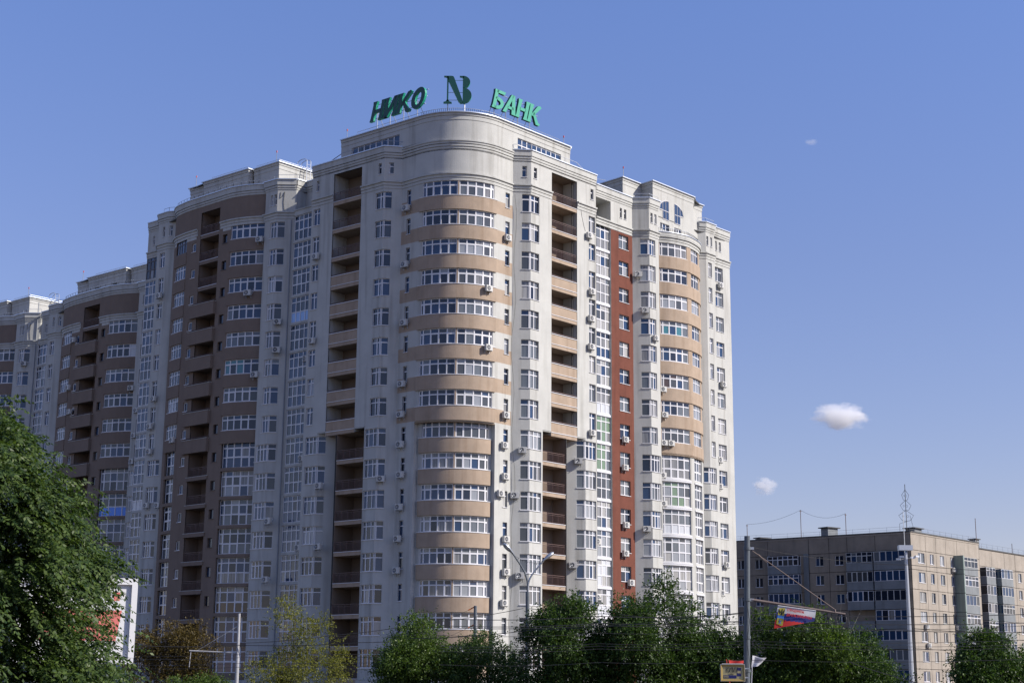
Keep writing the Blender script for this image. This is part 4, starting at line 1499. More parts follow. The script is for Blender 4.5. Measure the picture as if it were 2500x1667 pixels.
# the emblem between the words: a tall slender N run together with a B
em = thing('roof_emblem', (-7.05, 147.0, 56.50), 'dark green NB monogram standing on the rounded corner of the roof', 'rooftop sign')
hh = 2.95
def E_(P):
    return [(x * hh * .94, .95 + .45 + z * hh) for x, z in P]
polys = [E_([(.10, .06), (.155, .06), (.155, .97), (.10, .97)]),
         E_([(-.02, 0), (.28, 0), (.28, .035), (.20, .055), (.155, .12), (.10, .12), (.06, .055), (-.02, .035)]),
         E_([(-.01, .985), (.28, .985), (.33, .965), (.36, .92), (.66, .13), (.69, .01), (.60, -.01), (.52, .06), (.155, .80), (.10, .93), (.04, .955), (-.01, .955)])]
def half(cz, r, rx, x0, n=12):
    return E_([(x0, cz - r)] + [(x0 + rx * math.cos(-math.pi / 2 + math.pi * i / n), cz + r * math.sin(-math.pi / 2 + math.pi * i / n)) for i in range(n + 1)] + [(x0, cz + r)])
polys += [half(.765, .225, .27, .675), half(.275, .285, .325, .675), E_([(.56, .985), (.70, .985), (.72, .93), (.675, .90), (.64, .945), (.56, .96)])]
letter_mesh(polys, -.30, 0, M['sign_shaded'], M['sign_teal']).build('monogram', em, local=True)
mb = MB()
for z, a, b in ((.86, .34, .68), (.42, .15, .68), (.14, .15, .58)):
    mb.tube([(a * hh, .03, .95 + .45 + z * hh), (b * hh, .03, .95 + .45 + z * hh)], .03, M['steel'], 5)
mb.build('rail', em, local=True)
for x in (.125, .70):
    mb = MB()
    mb.tube([(x * hh, .05, -.1), (x * hh, .05, 2.4)], .06, M['steel'], 6)
    mb.tube([(x * hh, 1.6, -.1), (x * hh, .05, 1.6)], .04, M['steel'], 5)
    mb.build('strut', em, local=True)

# long loose cables down the facet right of the rounded bay
mb = MB()
pts = []
for k in range(26):
    z = 49.0 - k * 1.85
    pts.append((.16 + .16 * math.sin(k * 1.3) + .1 * math.sin(k * .5), 148.84 - .03, z))
mb.tube(pts, .018, M['cable'], 4)
o = mb.build('loose_cable', tower)
mb = MB()
mb.tube([(7.0, 154.70, 50.2), (7.2, 154.95, 48.7), (7.45, 155.2, 47.6), (7.6, 155.36, 47.2)], .016, M['cable'], 4)
mb.build('loose_cable', tower)

# ================================================================== old panel blocks on the right
M['panel_l'] = plaster('grey_brown_concrete', (0.275, 0.232, 0.185), 0.22, 0.25, scale=0.35, grime=(0.5, 0.55, 0.62))
M['panel_r'] = plaster('beige_concrete', (0.325, 0.287, 0.243), 0.16, 0.22, scale=0.4)
M['blue_grey'] = plaster('blue_grey_painted_concrete', (0.205, 0.220, 0.230), 0.15, 0.2, scale=0.6)
M['green_grey'] = plaster('green_grey_painted_concrete', (0.22, 0.27, 0.25), 0.14, 0.25, scale=0.6)
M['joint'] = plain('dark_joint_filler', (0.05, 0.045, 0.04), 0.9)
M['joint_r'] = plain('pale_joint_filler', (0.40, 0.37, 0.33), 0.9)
M['wood'] = plain('weathered_white_paint', (0.42, 0.42, 0.41), 0.6)
HS = 2.77
JZ = 20.48
def panel(root, path, s0, s1, z0, z1, win, mat, gap=.035):
    """one precast panel, standing proud of the joint filler, with its window cut in"""
    ops = [win] if win else []
    sub = Path([path.at(s0 + gap, .0), path.at(s1 - gap, .0)])
    ops = [(a - s0 - gap, b - s0 - gap, c, d) for a, b, c, d in ops]
    o = facade('facade_panel', root, sub, z0 + gap, z1 - gap, ops, [mat], reveal=.14)
    me = o.data
    # edges of the panel
    mb = MB()
    return o, sub
def old_windows(root, path, s0, s1, z0, z1, cols=2, mix='lit'):
    return window(root, path, s0, s1, z0, z1, cols, (), mix, fw=.06, depth=.10, sash=.3, mat=M['pvc'] if rnd() < .6 else M['wood'])
def balcony_box(root, path, s0, s1, z, depth, mpar, glz=True, zt=None, cols=6, side=True):
    """slab, parapet, side cheeks and patchwork glazing of one balcony; z = floor"""
    mb = MB()
    slab(mb, path, s0, s1, z - .16, z, depth, 0.0, mpar)
    mb.build('balcony_slab', root)
    mb = MB()
    slab(mb, path, s0 + .02, s1 - .02, z, z + 1.02, depth - .03, depth - .13, mpar)
    for s in (s0 + .02, s1 - .12):
        slab(mb, path, s, s + .10, z, z + 1.02, depth - .13, 0.0, mpar)
    mb.build('parapet', root)
    if glz:
        F = Path([path.at(s0 + .03, depth - .03), path.at(s1 - .03, depth - .03)])
        mt = M['pvc'] if rnd() < .6 else M['wood']
        window(root, F, 0, F.len, z + 1.04, z + 2.5, cols, (.95,) if rnd() < .4 else (), 'shade' if mpar is M['blue_grey'] else 'lit', fw=.055, depth=0, sash=.3, sill=False, mat=mt)
        for a, b in ((path.at(s0 + .03, .02), F.p[0]), (F.p[-1], path.at(s1 - .03, .02))):
            E = Path([a, b])
            if E.len > .3:
                window(root, E, 0, E.len, z + 1.04, z + 2.5, 1, (), 'dark', fw=.055, depth=0, sash=0, sill=False, mat=mt)
C0 = (57.0, 221.3)
dl_ = (-.80, .60)
old = thing('panel_block', (57, 224, GROUND), 'old concrete panel block with a shaded front and a sunlit beige end', 'apartment building', 'old concrete panel blocks')
PLF = Path([vadd(C0, dl_, 31.0), C0])                  # shaded front, left to right
PRT = Path([C0, vadd(C0, dR, 21.4)])                   # sunlit end
def sl_(x):
    return 31.0 - x                                     # distance from the corner to path length
ROOF = 23.1
mb = MB()
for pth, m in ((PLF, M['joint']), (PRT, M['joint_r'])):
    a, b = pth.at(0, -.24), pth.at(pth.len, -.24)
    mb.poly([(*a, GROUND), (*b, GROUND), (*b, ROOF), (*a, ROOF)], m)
mb.build('wall_core', old)
colsL = [(31.0, 26.0, (27.9, 26.7)), (26.0, 22.69, (24.85, 23.6)), (22.69, 15.9, None), (15.9, 12.65, (14.87, 13.6)), (12.65, 9.76, (11.74, 10.4)), (9.76, 5.4, None), (5.4, .02, None)]
for a, b, wn_ in colsL:
    panel(old, PLF, sl_(a), sl_(b), JZ, ROOF - .15, None, M['panel_l'])
    for r in range(8):
        z1 = JZ - r * HS
        z0 = z1 - HS
        wq = (sl_(wn_[0]), sl_(wn_[1]), z1 - 1.78, z1 - .36) if wn_ else None
        panel(old, PLF, sl_(a), sl_(b), z0, z1, wq, M['panel_l'])
        if wq:
            old_windows(old, PLF, *wq, 2, 'shade')
for r in range(8):
    z = JZ - (r + 1) * HS + .12
    balcony_box(old, PLF, sl_(22.3), sl_(17.2), z, .95, M['blue_grey'], glz=r not in (5,), cols=6)
    balcony_box(old, PLF, sl_(9.6), sl_(5.5), z, .95, M['blue_grey'], glz=r not in (3,), cols=5)
    balcony_box(old, PLF, sl_(5.3), sl_(.5), z, 1.05, M['blue_grey'], glz=True, cols=5)
# side fins beside the balconies
for a in (16.6, 22.5):
    mb = MB()
    slab(mb, PLF, sl_(a + .15), sl_(a - .15) + (.5 if a < 17 else 0), -1.5, JZ + .1, .12, 0, M['blue_grey'])
    mb.build('balcony_fin', old)
colsR = [(0.02, 4.42, (1.99, 3.94)), (4.42, 7.53, (5.61, 6.72)), (7.53, 10.58, (8.66, 9.96)), (10.58, 14.1, (11.9, 13.15)), (14.1, 21.38, None)]
for a, b, wn_ in colsR:
    panel(old, PRT, a, b, JZ, ROOF - .15, None, M['panel_r'])
    for r in range(8):
        z1 = JZ - r * HS
        z0 = z1 - HS
        wq = (wn_[0], wn_[1], z1 - 1.76, z1 - .30) if wn_ else None
        panel(old, PRT, a, b, z0, z1, wq, M['panel_r'])
        if wq:
            old_windows(old, PRT, *wq, 2, 'lit')
# green-grey balcony stack on the sunlit end
for r in range(8):
    z = JZ - (r + 1) * HS + .05
    mb = MB()
    slab(mb, PRT, 13.0, 13.3, z + .02, z + HS - .05, 1.5, 0, M['green_grey'])
    mb.build('side_panel', old)
    balcony_box(old, PRT, 13.35, 17.7, z, 1.5, M['blue_grey'], cols=4)
mb = MB()
for pth in (PLF, PRT):
    band(mb, pth, 0, pth.len, ROOF - .15, ROOF + .02, .12, M['roof'])
    band(mb, pth, 0, pth.len, ROOF - .38, ROOF - .15, .05, M['panel_r'])
mb.build('parapet_edge', old)
mb = MB()
mb.prism([PLF.p[0], C0, PRT.p[1], vadd(PRT.p[1], dl_, 12), vadd(PLF.p[0], dR, 12)], ROOF - .25, ROOF - .1, M['roof'])
e0, e1 = PRT.p[1], vadd(PRT.p[1], dl_, 14)
mb.poly([(*e0, GROUND), (*e1, GROUND), (*e1, ROOF - .1), (*e0, ROOF - .1)], M['panel_l'])
mb.build('roof_deck', old)
for s, k, sz in ((28.0, 4.0, (2.3, 1.4, .5)), (17.0, 4.5, (2.6, 1.8, 1.5))):
    p = vadd(vadd(C0, dl_, s - 2.0), dR, k)
    mb = MB()
    mb.box((p[0], p[1], ROOF + sz[2] / 2), (sz[0] * .8, sz[1] * .8, sz[2]), M['blue_grey'], .6)
    mb.build('vent_stack', old)
    mb = MB()
    mb.box((p[0], p[1], ROOF + sz[2] + .1), (sz[0] * 1.05, sz[1] * 1.1, .14), M['roof'], .6)
    mb.build('vent_cap', old)
p = vadd(vadd(C0, dR, 9.0), dl_, 4.0)
mb = MB()
mb.box((*p, ROOF + .6), (2.0, 1.5, 1.2), M['blue_grey'], .8)
mb.build('vent_stack', old)
mb = MB()
mb.box((*p, ROOF + 1.28), (2.7, 2.1, .14), M['roof'], .8)
mb.build('vent_cap', old)
# short aerial posts and the wires strung between them
AER = []
for s, k, h in ((27.0, 1.5, 2.6), (18.2, 2.0, 4.3), (10.8, 1.8, 3.3)):
    p = vadd(vadd(C0, dl_, s), dR, k)
    mb = MB()
    mb.tube([(*p, ROOF), (*p, ROOF + h)], .05, M['rail'], 5)
    mb.box((*p, ROOF + h - .2), (.35, .08, .08), M['rail'], .5)
    mb.build('aerial_post', old)
    AER.append((*p, ROOF + h))
p = vadd(C0, dR, 20.8)
mb = MB()
mb.tube([(*p, ROOF), (*p, ROOF + 3.6)], .05, M['rail'], 5)
mb.build('aerial_post', old)
mb = MB()
def sagged(a, b, sag, n=8):
    return [(a[0] + (b[0] - a[0]) * i / n, a[1] + (b[1] - a[1]) * i / n, a[2] + (b[2] - a[2]) * i / n - sag * 4 * (i / n) * (1 - i / n)) for i in range(n + 1)]
mb.tube(sagged(AER[0], AER[1], .5), .02, M['cable'], 3)
o = mb.build('aerial_wire', old)
mb = MB()
mb.tube(sagged(AER[1], AER[2], .9), .02, M['cable'], 3)
mb.build('aerial_wire', old)
for pth, s0, s1 in ((PRT, .5, 20.6), (PLF, 1.0, 30)):
    mb = MB()
    for zz in (.35, .7):
        mb.tube([(*pth.at(s0, -.3), ROOF + zz), (*pth.at((s0 + s1) / 2, -.3), ROOF + zz - .05), (*pth.at(s1, -.3), ROOF + zz)], .018, M['steel'], 3)
    for k in range(12):
        s = s0 + (s1 - s0) * k / 11
        mb.tube([(*pth.at(s, -.3), ROOF - .05), (*pth.at(s, -.3), ROOF + .72)], .018, M['steel'], 3)
    mb.build('roof_railing', old)
# lozenge-shaped aerial on the corner
ax, ay = 57.0, 223.0
aer = thing('lattice_aerial', (ax, ay, ROOF), 'dark wire aerial of three stacked lozenges on the corner of the old block', 'aerial')
mb = MB()
mb.tube([(0, 0, 0), (0, 0, 6.9)], .05, M['cable'], 5)
mb.build('mast', aer, local=True)
for z0, z1, hw in ((1.55, 3.15, 1.08), (3.05, 4.6, .78), (4.5, 6.1, .52)):
    mb = MB()
    zm = z0 + (z1 - z0) * .52
    L = [(0, 0, z1), (hw, 0, zm), (hw * .55, 0, z0 + .12), (0, 0, z0), (-hw * .55, 0, z0 + .12), (-hw, 0, zm), (0, 0, z1)]
    mb.tube(L, .03, M['cable'], 4)
    mb.tube([(hw * .2 + .14 * math.cos(t), 0, zm - .1 + .18 * math.sin(t)) for t in [k * math.pi / 4 for k in range(9)]], .02, M['cable'], 3)
    mb.tube([(-hw * .4 + .12 * math.cos(t), 0, zm - .1 + .15 * math.sin(t)) for t in [k * math.pi / 4 for k in range(9)]], .02, M['cable'], 3)
    mb.build('lozenge', aer, local=True)
mb = MB()
mb.tube([(-1.0, 0, 0), (-1.0, 0, 1.2), (0, 0, 1.5)], .03, M['cable'], 4)
mb.tube([(.55, 0, 2.4), (1.15, .2, 0)], .025, M['cable'], 4)
mb.build('stay', aer, local=True)
# second old block, farther back
D0 = (80.5, 252.0)
old2 = thing('panel_block', (85, 256, GROUND), 'second old panel block with open balcony bays at the right edge', 'apartment building', 'old concrete panel blocks')
P2F = Path([vadd(D0, dR, -10.9), vadd(D0, dR, 16.0)])
R2 = 22.95
def s2(x):
    return x + 10.9
mb = MB()
a, b = P2F.at(0, -.24), P2F.at(P2F.len, -.24)
mb.poly([(*a, GROUND), (*b, GROUND), (*b, R2), (*a, R2)], M['joint_r'])
c = vadd(a, dl_, 12)
mb.poly([(*c, GROUND), (*a, GROUND), (*a, R2), (*c, R2)], M['panel_l'])
mb.prism([a, b, vadd(b, dl_, 12), c], R2 - .2, R2 - .1, M['roof'])
mb.build('wall_core', old2)
J2 = 20.15
for a, b, wn_ in ((-10.9, -5.9, None), (-5.9, -1.3, None), (-1.3, 2.6, (-.06, 1.4)), (2.6, 6.2, (3.5, 4.75)), (6.2, 10.5, (7.4, 8.9)), (10.5, 16.0, (12, 13.5))):
    panel(old2, P2F, s2(a), s2(b), J2, R2 - .12, None, M['panel_r'])
    for r in range(8):
        z1 = J2 - r * HS
        wq = (s2(wn_[0]), s2(wn_[1]), z1 - 1.8, z1 - .35) if wn_ else None
        panel(old2, P2F, s2(a), s2(b), z1 - HS, z1, wq, M['panel_r'])
        if wq:
            old_windows(old2, P2F, *wq, 2, 'lit')
for r in range(8):
    z = J2 - (r + 1) * HS
    balcony_box(old2, P2F, s2(-10.4), s2(-7.2), z, 1.2, M['blue_grey'], cols=3)
    balcony_box(old2, P2F, s2(-5.8), s2(-1.6), z, 1.5, M['blue_grey'], glz=r != 5, cols=4)
    mb = MB()
    slab(mb, P2F, s2(-7.1), s2(-5.9), z, z + HS - .05, .5, 0, M['green_grey'])
    mb.build('side_panel', old2)
mb = MB()
band(mb, P2F, 0, P2F.len, R2 - .15, R2 + .02, .12, M['roof'])
mb.build('parapet_edge', old2)
mb = MB()
for zz in (.4, .8):
    mb.tube([(*P2F.at(.5, -.3), R2 + zz), (*P2F.at(26, -.3), R2 + zz)], .018, M['steel'], 3)
for k in range(14):
    mb.tube([(*P2F.at(.5 + k * 1.9, -.3), R2 - .05), (*P2F.at(.5 + k * 1.9, -.3), R2 + .82)], .018, M['steel'], 3)
mb.build('roof_railing', old2)
p = vadd(P2F.p[0], dR, 1.2)
mb = MB()
mb.box((p[0] - .6, p[1] + .8, R2 + .7), (1.3, 1.0, 1.4), M['blue_grey'], .8)
mb.box((p[0] - .6, p[1] + .8, R2 + 1.45), (1.7, 1.4, .12), M['roof'], .8)
mb.build('vent_stack', old2)
mb = MB()
q = P2F.at(15.0, -1.0)
mb.tube([(*q, R2), (*q, R2 + 1.8)], .05, M['rail'], 4)
mb.build('aerial_post', old2)
# tall floodlight mast in front of the old block
mast = thing('floodlight_mast', (48.3, 190, GROUND), 'tall pale mast with a box of floodlights in front of the old block', 'mast')
mb = MB()
mb.tube([(0, 0, 0), (0, 0, 19.0)], .34, M['steel'], 10, .17)
mb.build('pole', mast, local=True)
mb = MB()
mb.box((-.05, 0, 19.55), (1.65, .9, .62), M['cap'])
mb.build('top_box', mast, local=True)
mb = MB()
mb.tube([(-.1, 0, 19.8), (-.1, 0, 24.0)], .04, M['steel'], 5)
mb.build('lightning_rod', mast, local=True)
for dx, dz in ((-1.0, 18.2), (-.6, 18.5), (.75, 18.4), (1.25, 18.55)):
    mb = MB()
    mb.tube([(0, 0, 18.2), (dx, -.2, dz)], .05, M['steel'], 5)
    mb.box((dx, -.3, dz - .05), (.55, .3, .22), M['cap'], .4 * dx)
    mb.build('floodlight', mast, local=True)

# ================================================================== street furniture
M['pole_grey'] = plaster('grey_painted_pole', (0.10, 0.115, 0.13), 0.12, 0.15, rough=0.5, scale=2.0)
M['pole_white'] = plaster('whitewashed_pole', (0.36, 0.36, 0.37), 0.15, 0.2, rough=0.6, scale=2.0)
M['rust'] = plaster('rusty_pipe', (0.17, 0.13, 0.115), 0.2, 0.2, rough=0.7, scale=3.0)
M['lamp_glass'] = plain('lamp_lens', (0.55, 0.55, 0.52), 0.2)
M['lamp_body'] = plain('aluminium_lamp_body', (0.42, 0.44, 0.46), 0.3, 0.7)
M['orange'] = plain('orange_insulator', (0.55, 0.13, 0.02), 0.4)
M['flag_white'] = plain('white_cloth', (0.52, 0.52, 0.54), 0.8)
M['flag_blue'] = plain('blue_cloth', (0.022, 0.028, 0.17), 0.8)
M['flag_red'] = plain('red_cloth', (0.52, 0.025, 0.02), 0.8)
M['arms_yellow'] = plain('yellow_print', (0.42, 0.36, 0.045), 0.8)
M['arms_blue'] = plain('sky_blue_print', (0.05, 0.18, 0.50), 0.8)
M['arms_black'] = plain('black_print', (0.015, 0.015, 0.015), 0.8)
M['sign_cream'] = plain('cream_sign_face', (0.46, 0.385, 0.19), 0.4)
M['sign_ochre'] = plain('ochre_sign_frame', (0.36, 0.25, 0.07), 0.45)
M['sign_blue'] = plain('navy_sign_print', (0.018, 0.02, 0.13), 0.4)
M['sign_black'] = plain('black_sign_print', (0.02, 0.018, 0.02), 0.4)
M['sign_metal'] = plain('pale_metal_case', (0.50, 0.50, 0.48), 0.4)
M['poster_white'] = plain('white_poster', (0.60, 0.60, 0.60), 0.5)
M['poster_red'] = plain('coral_red_poster_print', (0.56, 0.15, 0.13), 0.5)

def text_obj(name, txt, size, mat, parent, mtx, sx=1.0, extr=0.002, bold=0.0):
    c = bpy.data.curves.new(name, 'FONT')
    c.body = txt
    c.size = size
    c.extrude = extr
    c.offset = bold
    c.resolution_u = 2
    o = bpy.data.objects.new(name, c)
    me = o.to_mesh()
    m2 = bpy.data.meshes.new(name)
    V = [tuple(v.co) for v in me.vertices]
    F = [tuple(p.vertices) for p in me.polygons]
    o.to_mesh_clear()
    bpy.data.objects.remove(o)
    bpy.data.curves.remove(c)
    V = [tuple(mtx @ Vector((x * sx, y, z))) for x, y, z in V]
    m2.from_pydata(V, [], F)
    m2.materials.append(mat)
    m2.update()
    ob = bpy.data.objects.new(name, m2)
    COL.objects.link(ob)
    ob.parent = parent
    return ob

# grey tram-wire pole with an arm, a tie rod and a festive pennant
gp = thing('trolley_wire_pole', (9.80, 65, GROUND), 'thick grey pole with a rusty arm carrying wires, right of the pale building', 'pole')
gz = -GROUND
mb = MB()
mb.tube([(-.08, 0, 0), (-.06, 0, gz + .35)], .175, M['pole_grey'], 14, .17)
mb.tube([(-.06, 0, gz + .35), (-.055, 0, gz + .45)], .17, M['pole_grey'], 14, .14)
mb.tube([(-.055, 0, gz + .45), (.11, 0, gz + 6.51)], .135, M['pole_grey'], 14, .118)
mb.build('pole', gp, local=True)
for z in (3.88, 6.0, 2.35, 1.0):
    mb = MB()
    x = -.055 + .165 * (z - .45) / 6.06
    mb.tube([(x, 0, gz + z - .06), (x + .002, 0, gz + z + .06)], .155, M['pole_grey'], 12)
    if z > 3:
        mb.box((x + .2, 0, gz + z), (.16, .1, .1), M['steel'])
    mb.build('clamp', gp, local=True)
mb = MB()
mb.tube([(.21, 0, gz + 3.88), (4.10, 0, gz + 3.32)], .062, M['rust'], 8, .045)
mb.build('arm', gp, local=True)
mb = MB()
mb.tube([(.26, 0, gz + 5.94), (3.66, 0, gz + 3.52)], .022, M['rust'], 5)
mb.tube([(.55, 0, gz + 5.75), (.9, .02, gz + 5.42)], .035, M['rust'], 5)
mb.build('tie_rod', gp, local=True)
mb = MB()
mb.tube([(3.66, 0, gz + 3.52), (3.66, 0, gz + 3.36)], .05, M['rust'], 6)
mb.box((3.66, 0, gz + 3.30), (.22, .2, .07), M['cable'])
mb.build('bracket', gp, local=True)
for x in (3.35, 3.78, 4.08):
    mb = MB()
    mb.tube([(x, 0, gz + 3.36), (x + .04, 0, gz + 2.95)], .02, M['cable'], 5)
    mb.tube([(x + .02, 0, gz + 3.2), (x + .03, 0, gz + 3.1)], .05, M['cable'], 6)
    mb.build('insulator', gp, local=True)
mb = MB()
mb.tube([(0.0, -.13, gz + 3.8), (.1, -.16, gz + 3.0), (-.03, -.17, gz + 2.2), (.05, -.18, gz + 1.4), (-.1, -.17, gz + .6)], .012, M['cable'], 4)
mb.build('cable', gp, local=True)

# pennant: white, blue and red, with the town arms and a greeting
fl = thing('pennant_flag', (11.10, 64.93, 3.64), 'white blue and red pennant with yellow arms and red greeting, hung from the rusty arm', 'flag')
TLc, TRc, BRc, BLc = (0.0, 0.0), (1.57, -.20), (1.50, -.62), (-.18, -.93)
def fq(u, v):
    """u along the arm, v downwards; gentle billow in depth"""
    x = (TLc[0] + (TRc[0] - TLc[0]) * u) * (1 - v) + (BLc[0] + (BRc[0] - BLc[0]) * u) * v
    z = (TLc[1] + (TRc[1] - TLc[1]) * u) * (1 - v) + (BLc[1] + (BRc[1] - BLc[1]) * u) * v
    return (x, .05 * math.sin(u * 5.5 + v * 2) * v, z)
nu, nv = 26, 18
V, F, I = [], [], []
for j in range(nv + 1):
    for i in range(nu + 1):
        V.append(fq(i / nu, j / nv))
def zcol(u, v):
    x, y, z = fq(u, v)
    t = -z - .13 * x
    return 0 if t < .28 else (1 if t < .56 else 2)
for j in range(nv):
    for i in range(nu):
        a = j * (nu + 1) + i
        F.append((a, a + nu + 1, a + nu + 2, a + 1))
        I.append(zcol((i + .5) / nu, (j + .5) / nv))
cloth = mesh_obj('cloth', V, F, [M['flag_white'], M['flag_blue'], M['flag_red']], I, fl, True, True)
mb = MB()
mb.tube([fq(t / 6, 0) for t in range(7)], .022, M['flag_white'], 6)
mb.build('hem', fl, local=True)
def on_flag(pts, m, name):
    mb = MB()
    mb.poly([(fq(u, v)[0], fq(u, v)[1] - .012, fq(u, v)[2]) for u, v in pts], m)
    o = mb.build(name, cloth, local=True)
    return o
on_flag([(.035, .10), (.20, .06), (.20, .44), (.035, .40)], M['arms_yellow'], 'arms_field')
on_flag([(.035, .66), (.20, .78), (.20, 1.0 - .02), (.12, .95), (.035, .86)], M['arms_yellow'], 'arms_field') if False else None
on_flag([(.035, .53), (.205, .60), (.205, .93), (.13, .90), (.12, .86), (.04, .80)], M['arms_yellow'], 'arms_field')
on_flag([(.035, .40), (.08, .43), (.12, .40), (.16, .45), (.203, .44), (.205, .60), (.16, .57), (.12, .55), (.08, .56), (.035, .53)], M['arms_blue'], 'arms_wave')
mb = MB()
for P in ([(.115, .12), (.14, .12), (.145, .38), (.11, .38)], [(.11, .30), (.05, .13), (.045, .24), (.07, .32)], [(.145, .30), (.19, .11), (.197, .22), (.175, .32)],
          [(.10, .20), (.06, .30), (.09, .36)], [(.15, .20), (.19, .30), (.16, .37)], [(.09, .36), (.17, .38), (.13, .42)]):
    mb.poly([(fq(u, v)[0], fq(u, v)[1] - .018, fq(u, v)[2]) for u, v in P], M['arms_black'])
mb.build('arms_eagle', cloth, local=True)
mb = MB()
for P in ([(.075, .62), (.095, .62), (.165, .83), (.145, .83)], [(.15, .65), (.17, .66), (.10, .80), (.08, .79)]):
    mb.poly([(fq(u, v)[0], fq(u, v)[1] - .018, fq(u, v)[2]) for u, v in P], M['arms_blue'])
mb.build('arms_saltire', cloth, local=True)
ang = math.atan2(-.20, 1.57)
for txt, x, z, size, bw in (('С ПРАЗДНИКОМ,', .36, -.205, .135, .006), ('ДОРОГИЕ ОРЕНБУРЖЦЫ!', .33, -.40, .135, .006)):
    mt = Matrix.Translation((x, -.07, z)) @ Matrix.Rotation(-ang * 0, 4, 'Y') @ Matrix(((1, 0, 0, 0), (0, 0, -1, 0), (0, 1, 0, 0), (0, 0, 0, 1))) @ Matrix.Rotation(ang * 1.05, 4, 'Z')
    text_obj('lettering', txt, size, M['flag_red'], cloth, mt, .62, .001, bw)

# street-name sign box
sg = thing('street_sign', (9.12, 64.6, 0.905), 'cream lit street sign box reading КИМА with a blue double arrow', 'sign', None, math.radians(-6))
W2, H2, Dp = .50, .345, .26
mb = MB()
mb.hexa([(-W2, .0, -H2), (W2, .0, -H2), (W2 - .02, Dp, -H2), (-W2 - .0, Dp, -H2), (-W2, .0, H2), (W2, .0, H2), (W2 - .02, Dp, H2), (-W2 - .0, Dp, H2)], M['sign_metal'])
mb.box((.0, .1, H2 + .02), (.86, .22, .035), M['sign_metal'])
mb.build('case', sg, local=True)
mb = MB()
a, b = (W2 - .02, H2 - .02), (W2 - .10, H2 - .095)
for p, q, r, s in (((-a[0], -a[1]), (a[0], -a[1]), (b[0], -b[1]), (-b[0], -b[1])), ((a[0], -a[1]), (a[0], a[1]), (b[0], b[1]), (b[0], -b[1])),
                   ((a[0], a[1]), (-a[0], a[1]), (-b[0], b[1]), (b[0], b[1])), ((-a[0], a[1]), (-a[0], -a[1]), (-b[0], -b[1]), (-b[0], b[1]))):
    mb.poly([(p[0], -.05, p[1]), (q[0], -.05, q[1]), (r[0], -.02, r[1]), (s[0], -.02, s[1])], M['sign_ochre'])
    mb.poly([(p[0], -.0, p[1]), (q[0], -.0, q[1]), (q[0], -.05, q[1]), (p[0], -.05, p[1])], M['sign_ochre'])
mb.build('frame', sg, local=True)
mb = MB()
mb.poly([(-b[0], -.016, -b[1]), (b[0], -.016, -b[1]), (b[0], -.016, b[1]), (-b[0], -.016, b[1])], M['sign_cream'])
face = mb.build('face', sg, local=True)
def flat(name, pts, m, y):
    mb = MB()
    mb.poly([(x, y, z) for x, z in pts], m)
    o = mb.build(name, face, local=True)
    return o
flat('arrow_field', [(.17, -.13), (.345, -.13), (.345, .205), (.17, .205)], M['sign_blue'], -.020)
flat('double_arrow', [(.175, .035), (.225, .12), (.225, .075), (.29, .075), (.29, .12), (.34, .035), (.29, -.05), (.29, -.005), (.225, -.005), (.225, -.05)], M['sign_cream'], -.024)
flat('blue_strip', [(-.385, -.215), (.15, -.215), (.15, -.095), (-.385, -.095)], M['sign_blue'], -.020)
RX = Matrix(((1, 0, 0, 0), (0, 0, -1, 0), (0, 1, 0, 0), (0, 0, 0, 1)))
text_obj('lettering', 'КИМА', .285, M['sign_black'], face, Matrix.Translation((-.285, -.022, .02)) @ RX, .62, .001, .004)
text_obj('lettering', 'УЛИЦА', .085, M['sign_black'], face, Matrix.Translation((-.17, -.022, -.075)) @ RX, .72, .001)
text_obj('lettering', 'КИМА', .10, M['sign_cream'], face, Matrix.Translation((-.37, -.024, -.19)) @ RX, .7, .001, .003)
mb = MB()
mb.box((W2 + .09, .12, .18), (.2, .05, .05), M['steel'])
mb.box((W2 + .09, .12, -.18), (.2, .05, .05), M['steel'])
mb.build('bracket', sg, local=True)

# two small flags behind the sign
def cloth_patch(name, root, corners, mats, colf, billow, n=10):
    V, F, I = [], [], []
    A, B, C, D = [Vector(c) for c in corners]
    for j in range(n + 1):
        for i in range(n + 1):
            u, v = i / n, j / n
            p = (A * (1 - u) + B * u) * (1 - v) + (D * (1 - u) + C * u) * v
            p += Vector((0, billow * math.sin(u * 6.3 + v * 1.5), billow * .35 * math.sin(u * 7 + .6)))
            V.append(tuple(p))
    for j in range(n):
        for i in range(n):
            a = j * (n + 1) + i
            F.append((a, a + n + 1, a + n + 2, a + 1))
            I.append(colf((i + .5) / n, (j + .5) / n))
    return mesh_obj(name, V, F, mats, I, root, True, True)
rf = thing('small_flag', (10.40, 75, 1.30), 'small red flag with a touch of blue on a red staff behind the sign box', 'flag')
mb = MB()
mb.tube([(.28, 0, -2.6), (-.10, 0, .37)], .022, M['flag_red'], 5)
mb.build('staff', rf, local=True)
cloth_patch('cloth', rf, [(.0, 0, .33), (.80, .1, .32), (.78, .1, .02), (.10, 0, -.06)], [M['flag_red'], M['flag_blue']], lambda u, v: 1 if .4 < u < .62 and v > .45 else 0, .05)
wf = thing('small_flag', (11.42, 75, 1.25), 'small white flag with a grey patch waving right of the grey pole', 'flag')
mb = MB()
mb.tube([(-.1, 0, -3.0), (.13, 0, .62)], .018, M['flag_white'], 5)
mb.build('staff', wf, local=True)
M['flag_grey'] = plain('grey_print', (0.17, 0.17, 0.21), 0.8)
cloth_patch('cloth', wf, [(.13, 0, .60), (.82, .15, .50), (.55, .1, .22), (.06, 0, .03)], [M['flag_white'], M['flag_grey']], lambda u, v: 1 if .22 < u < .78 and .12 < v < .62 else 0, .07)

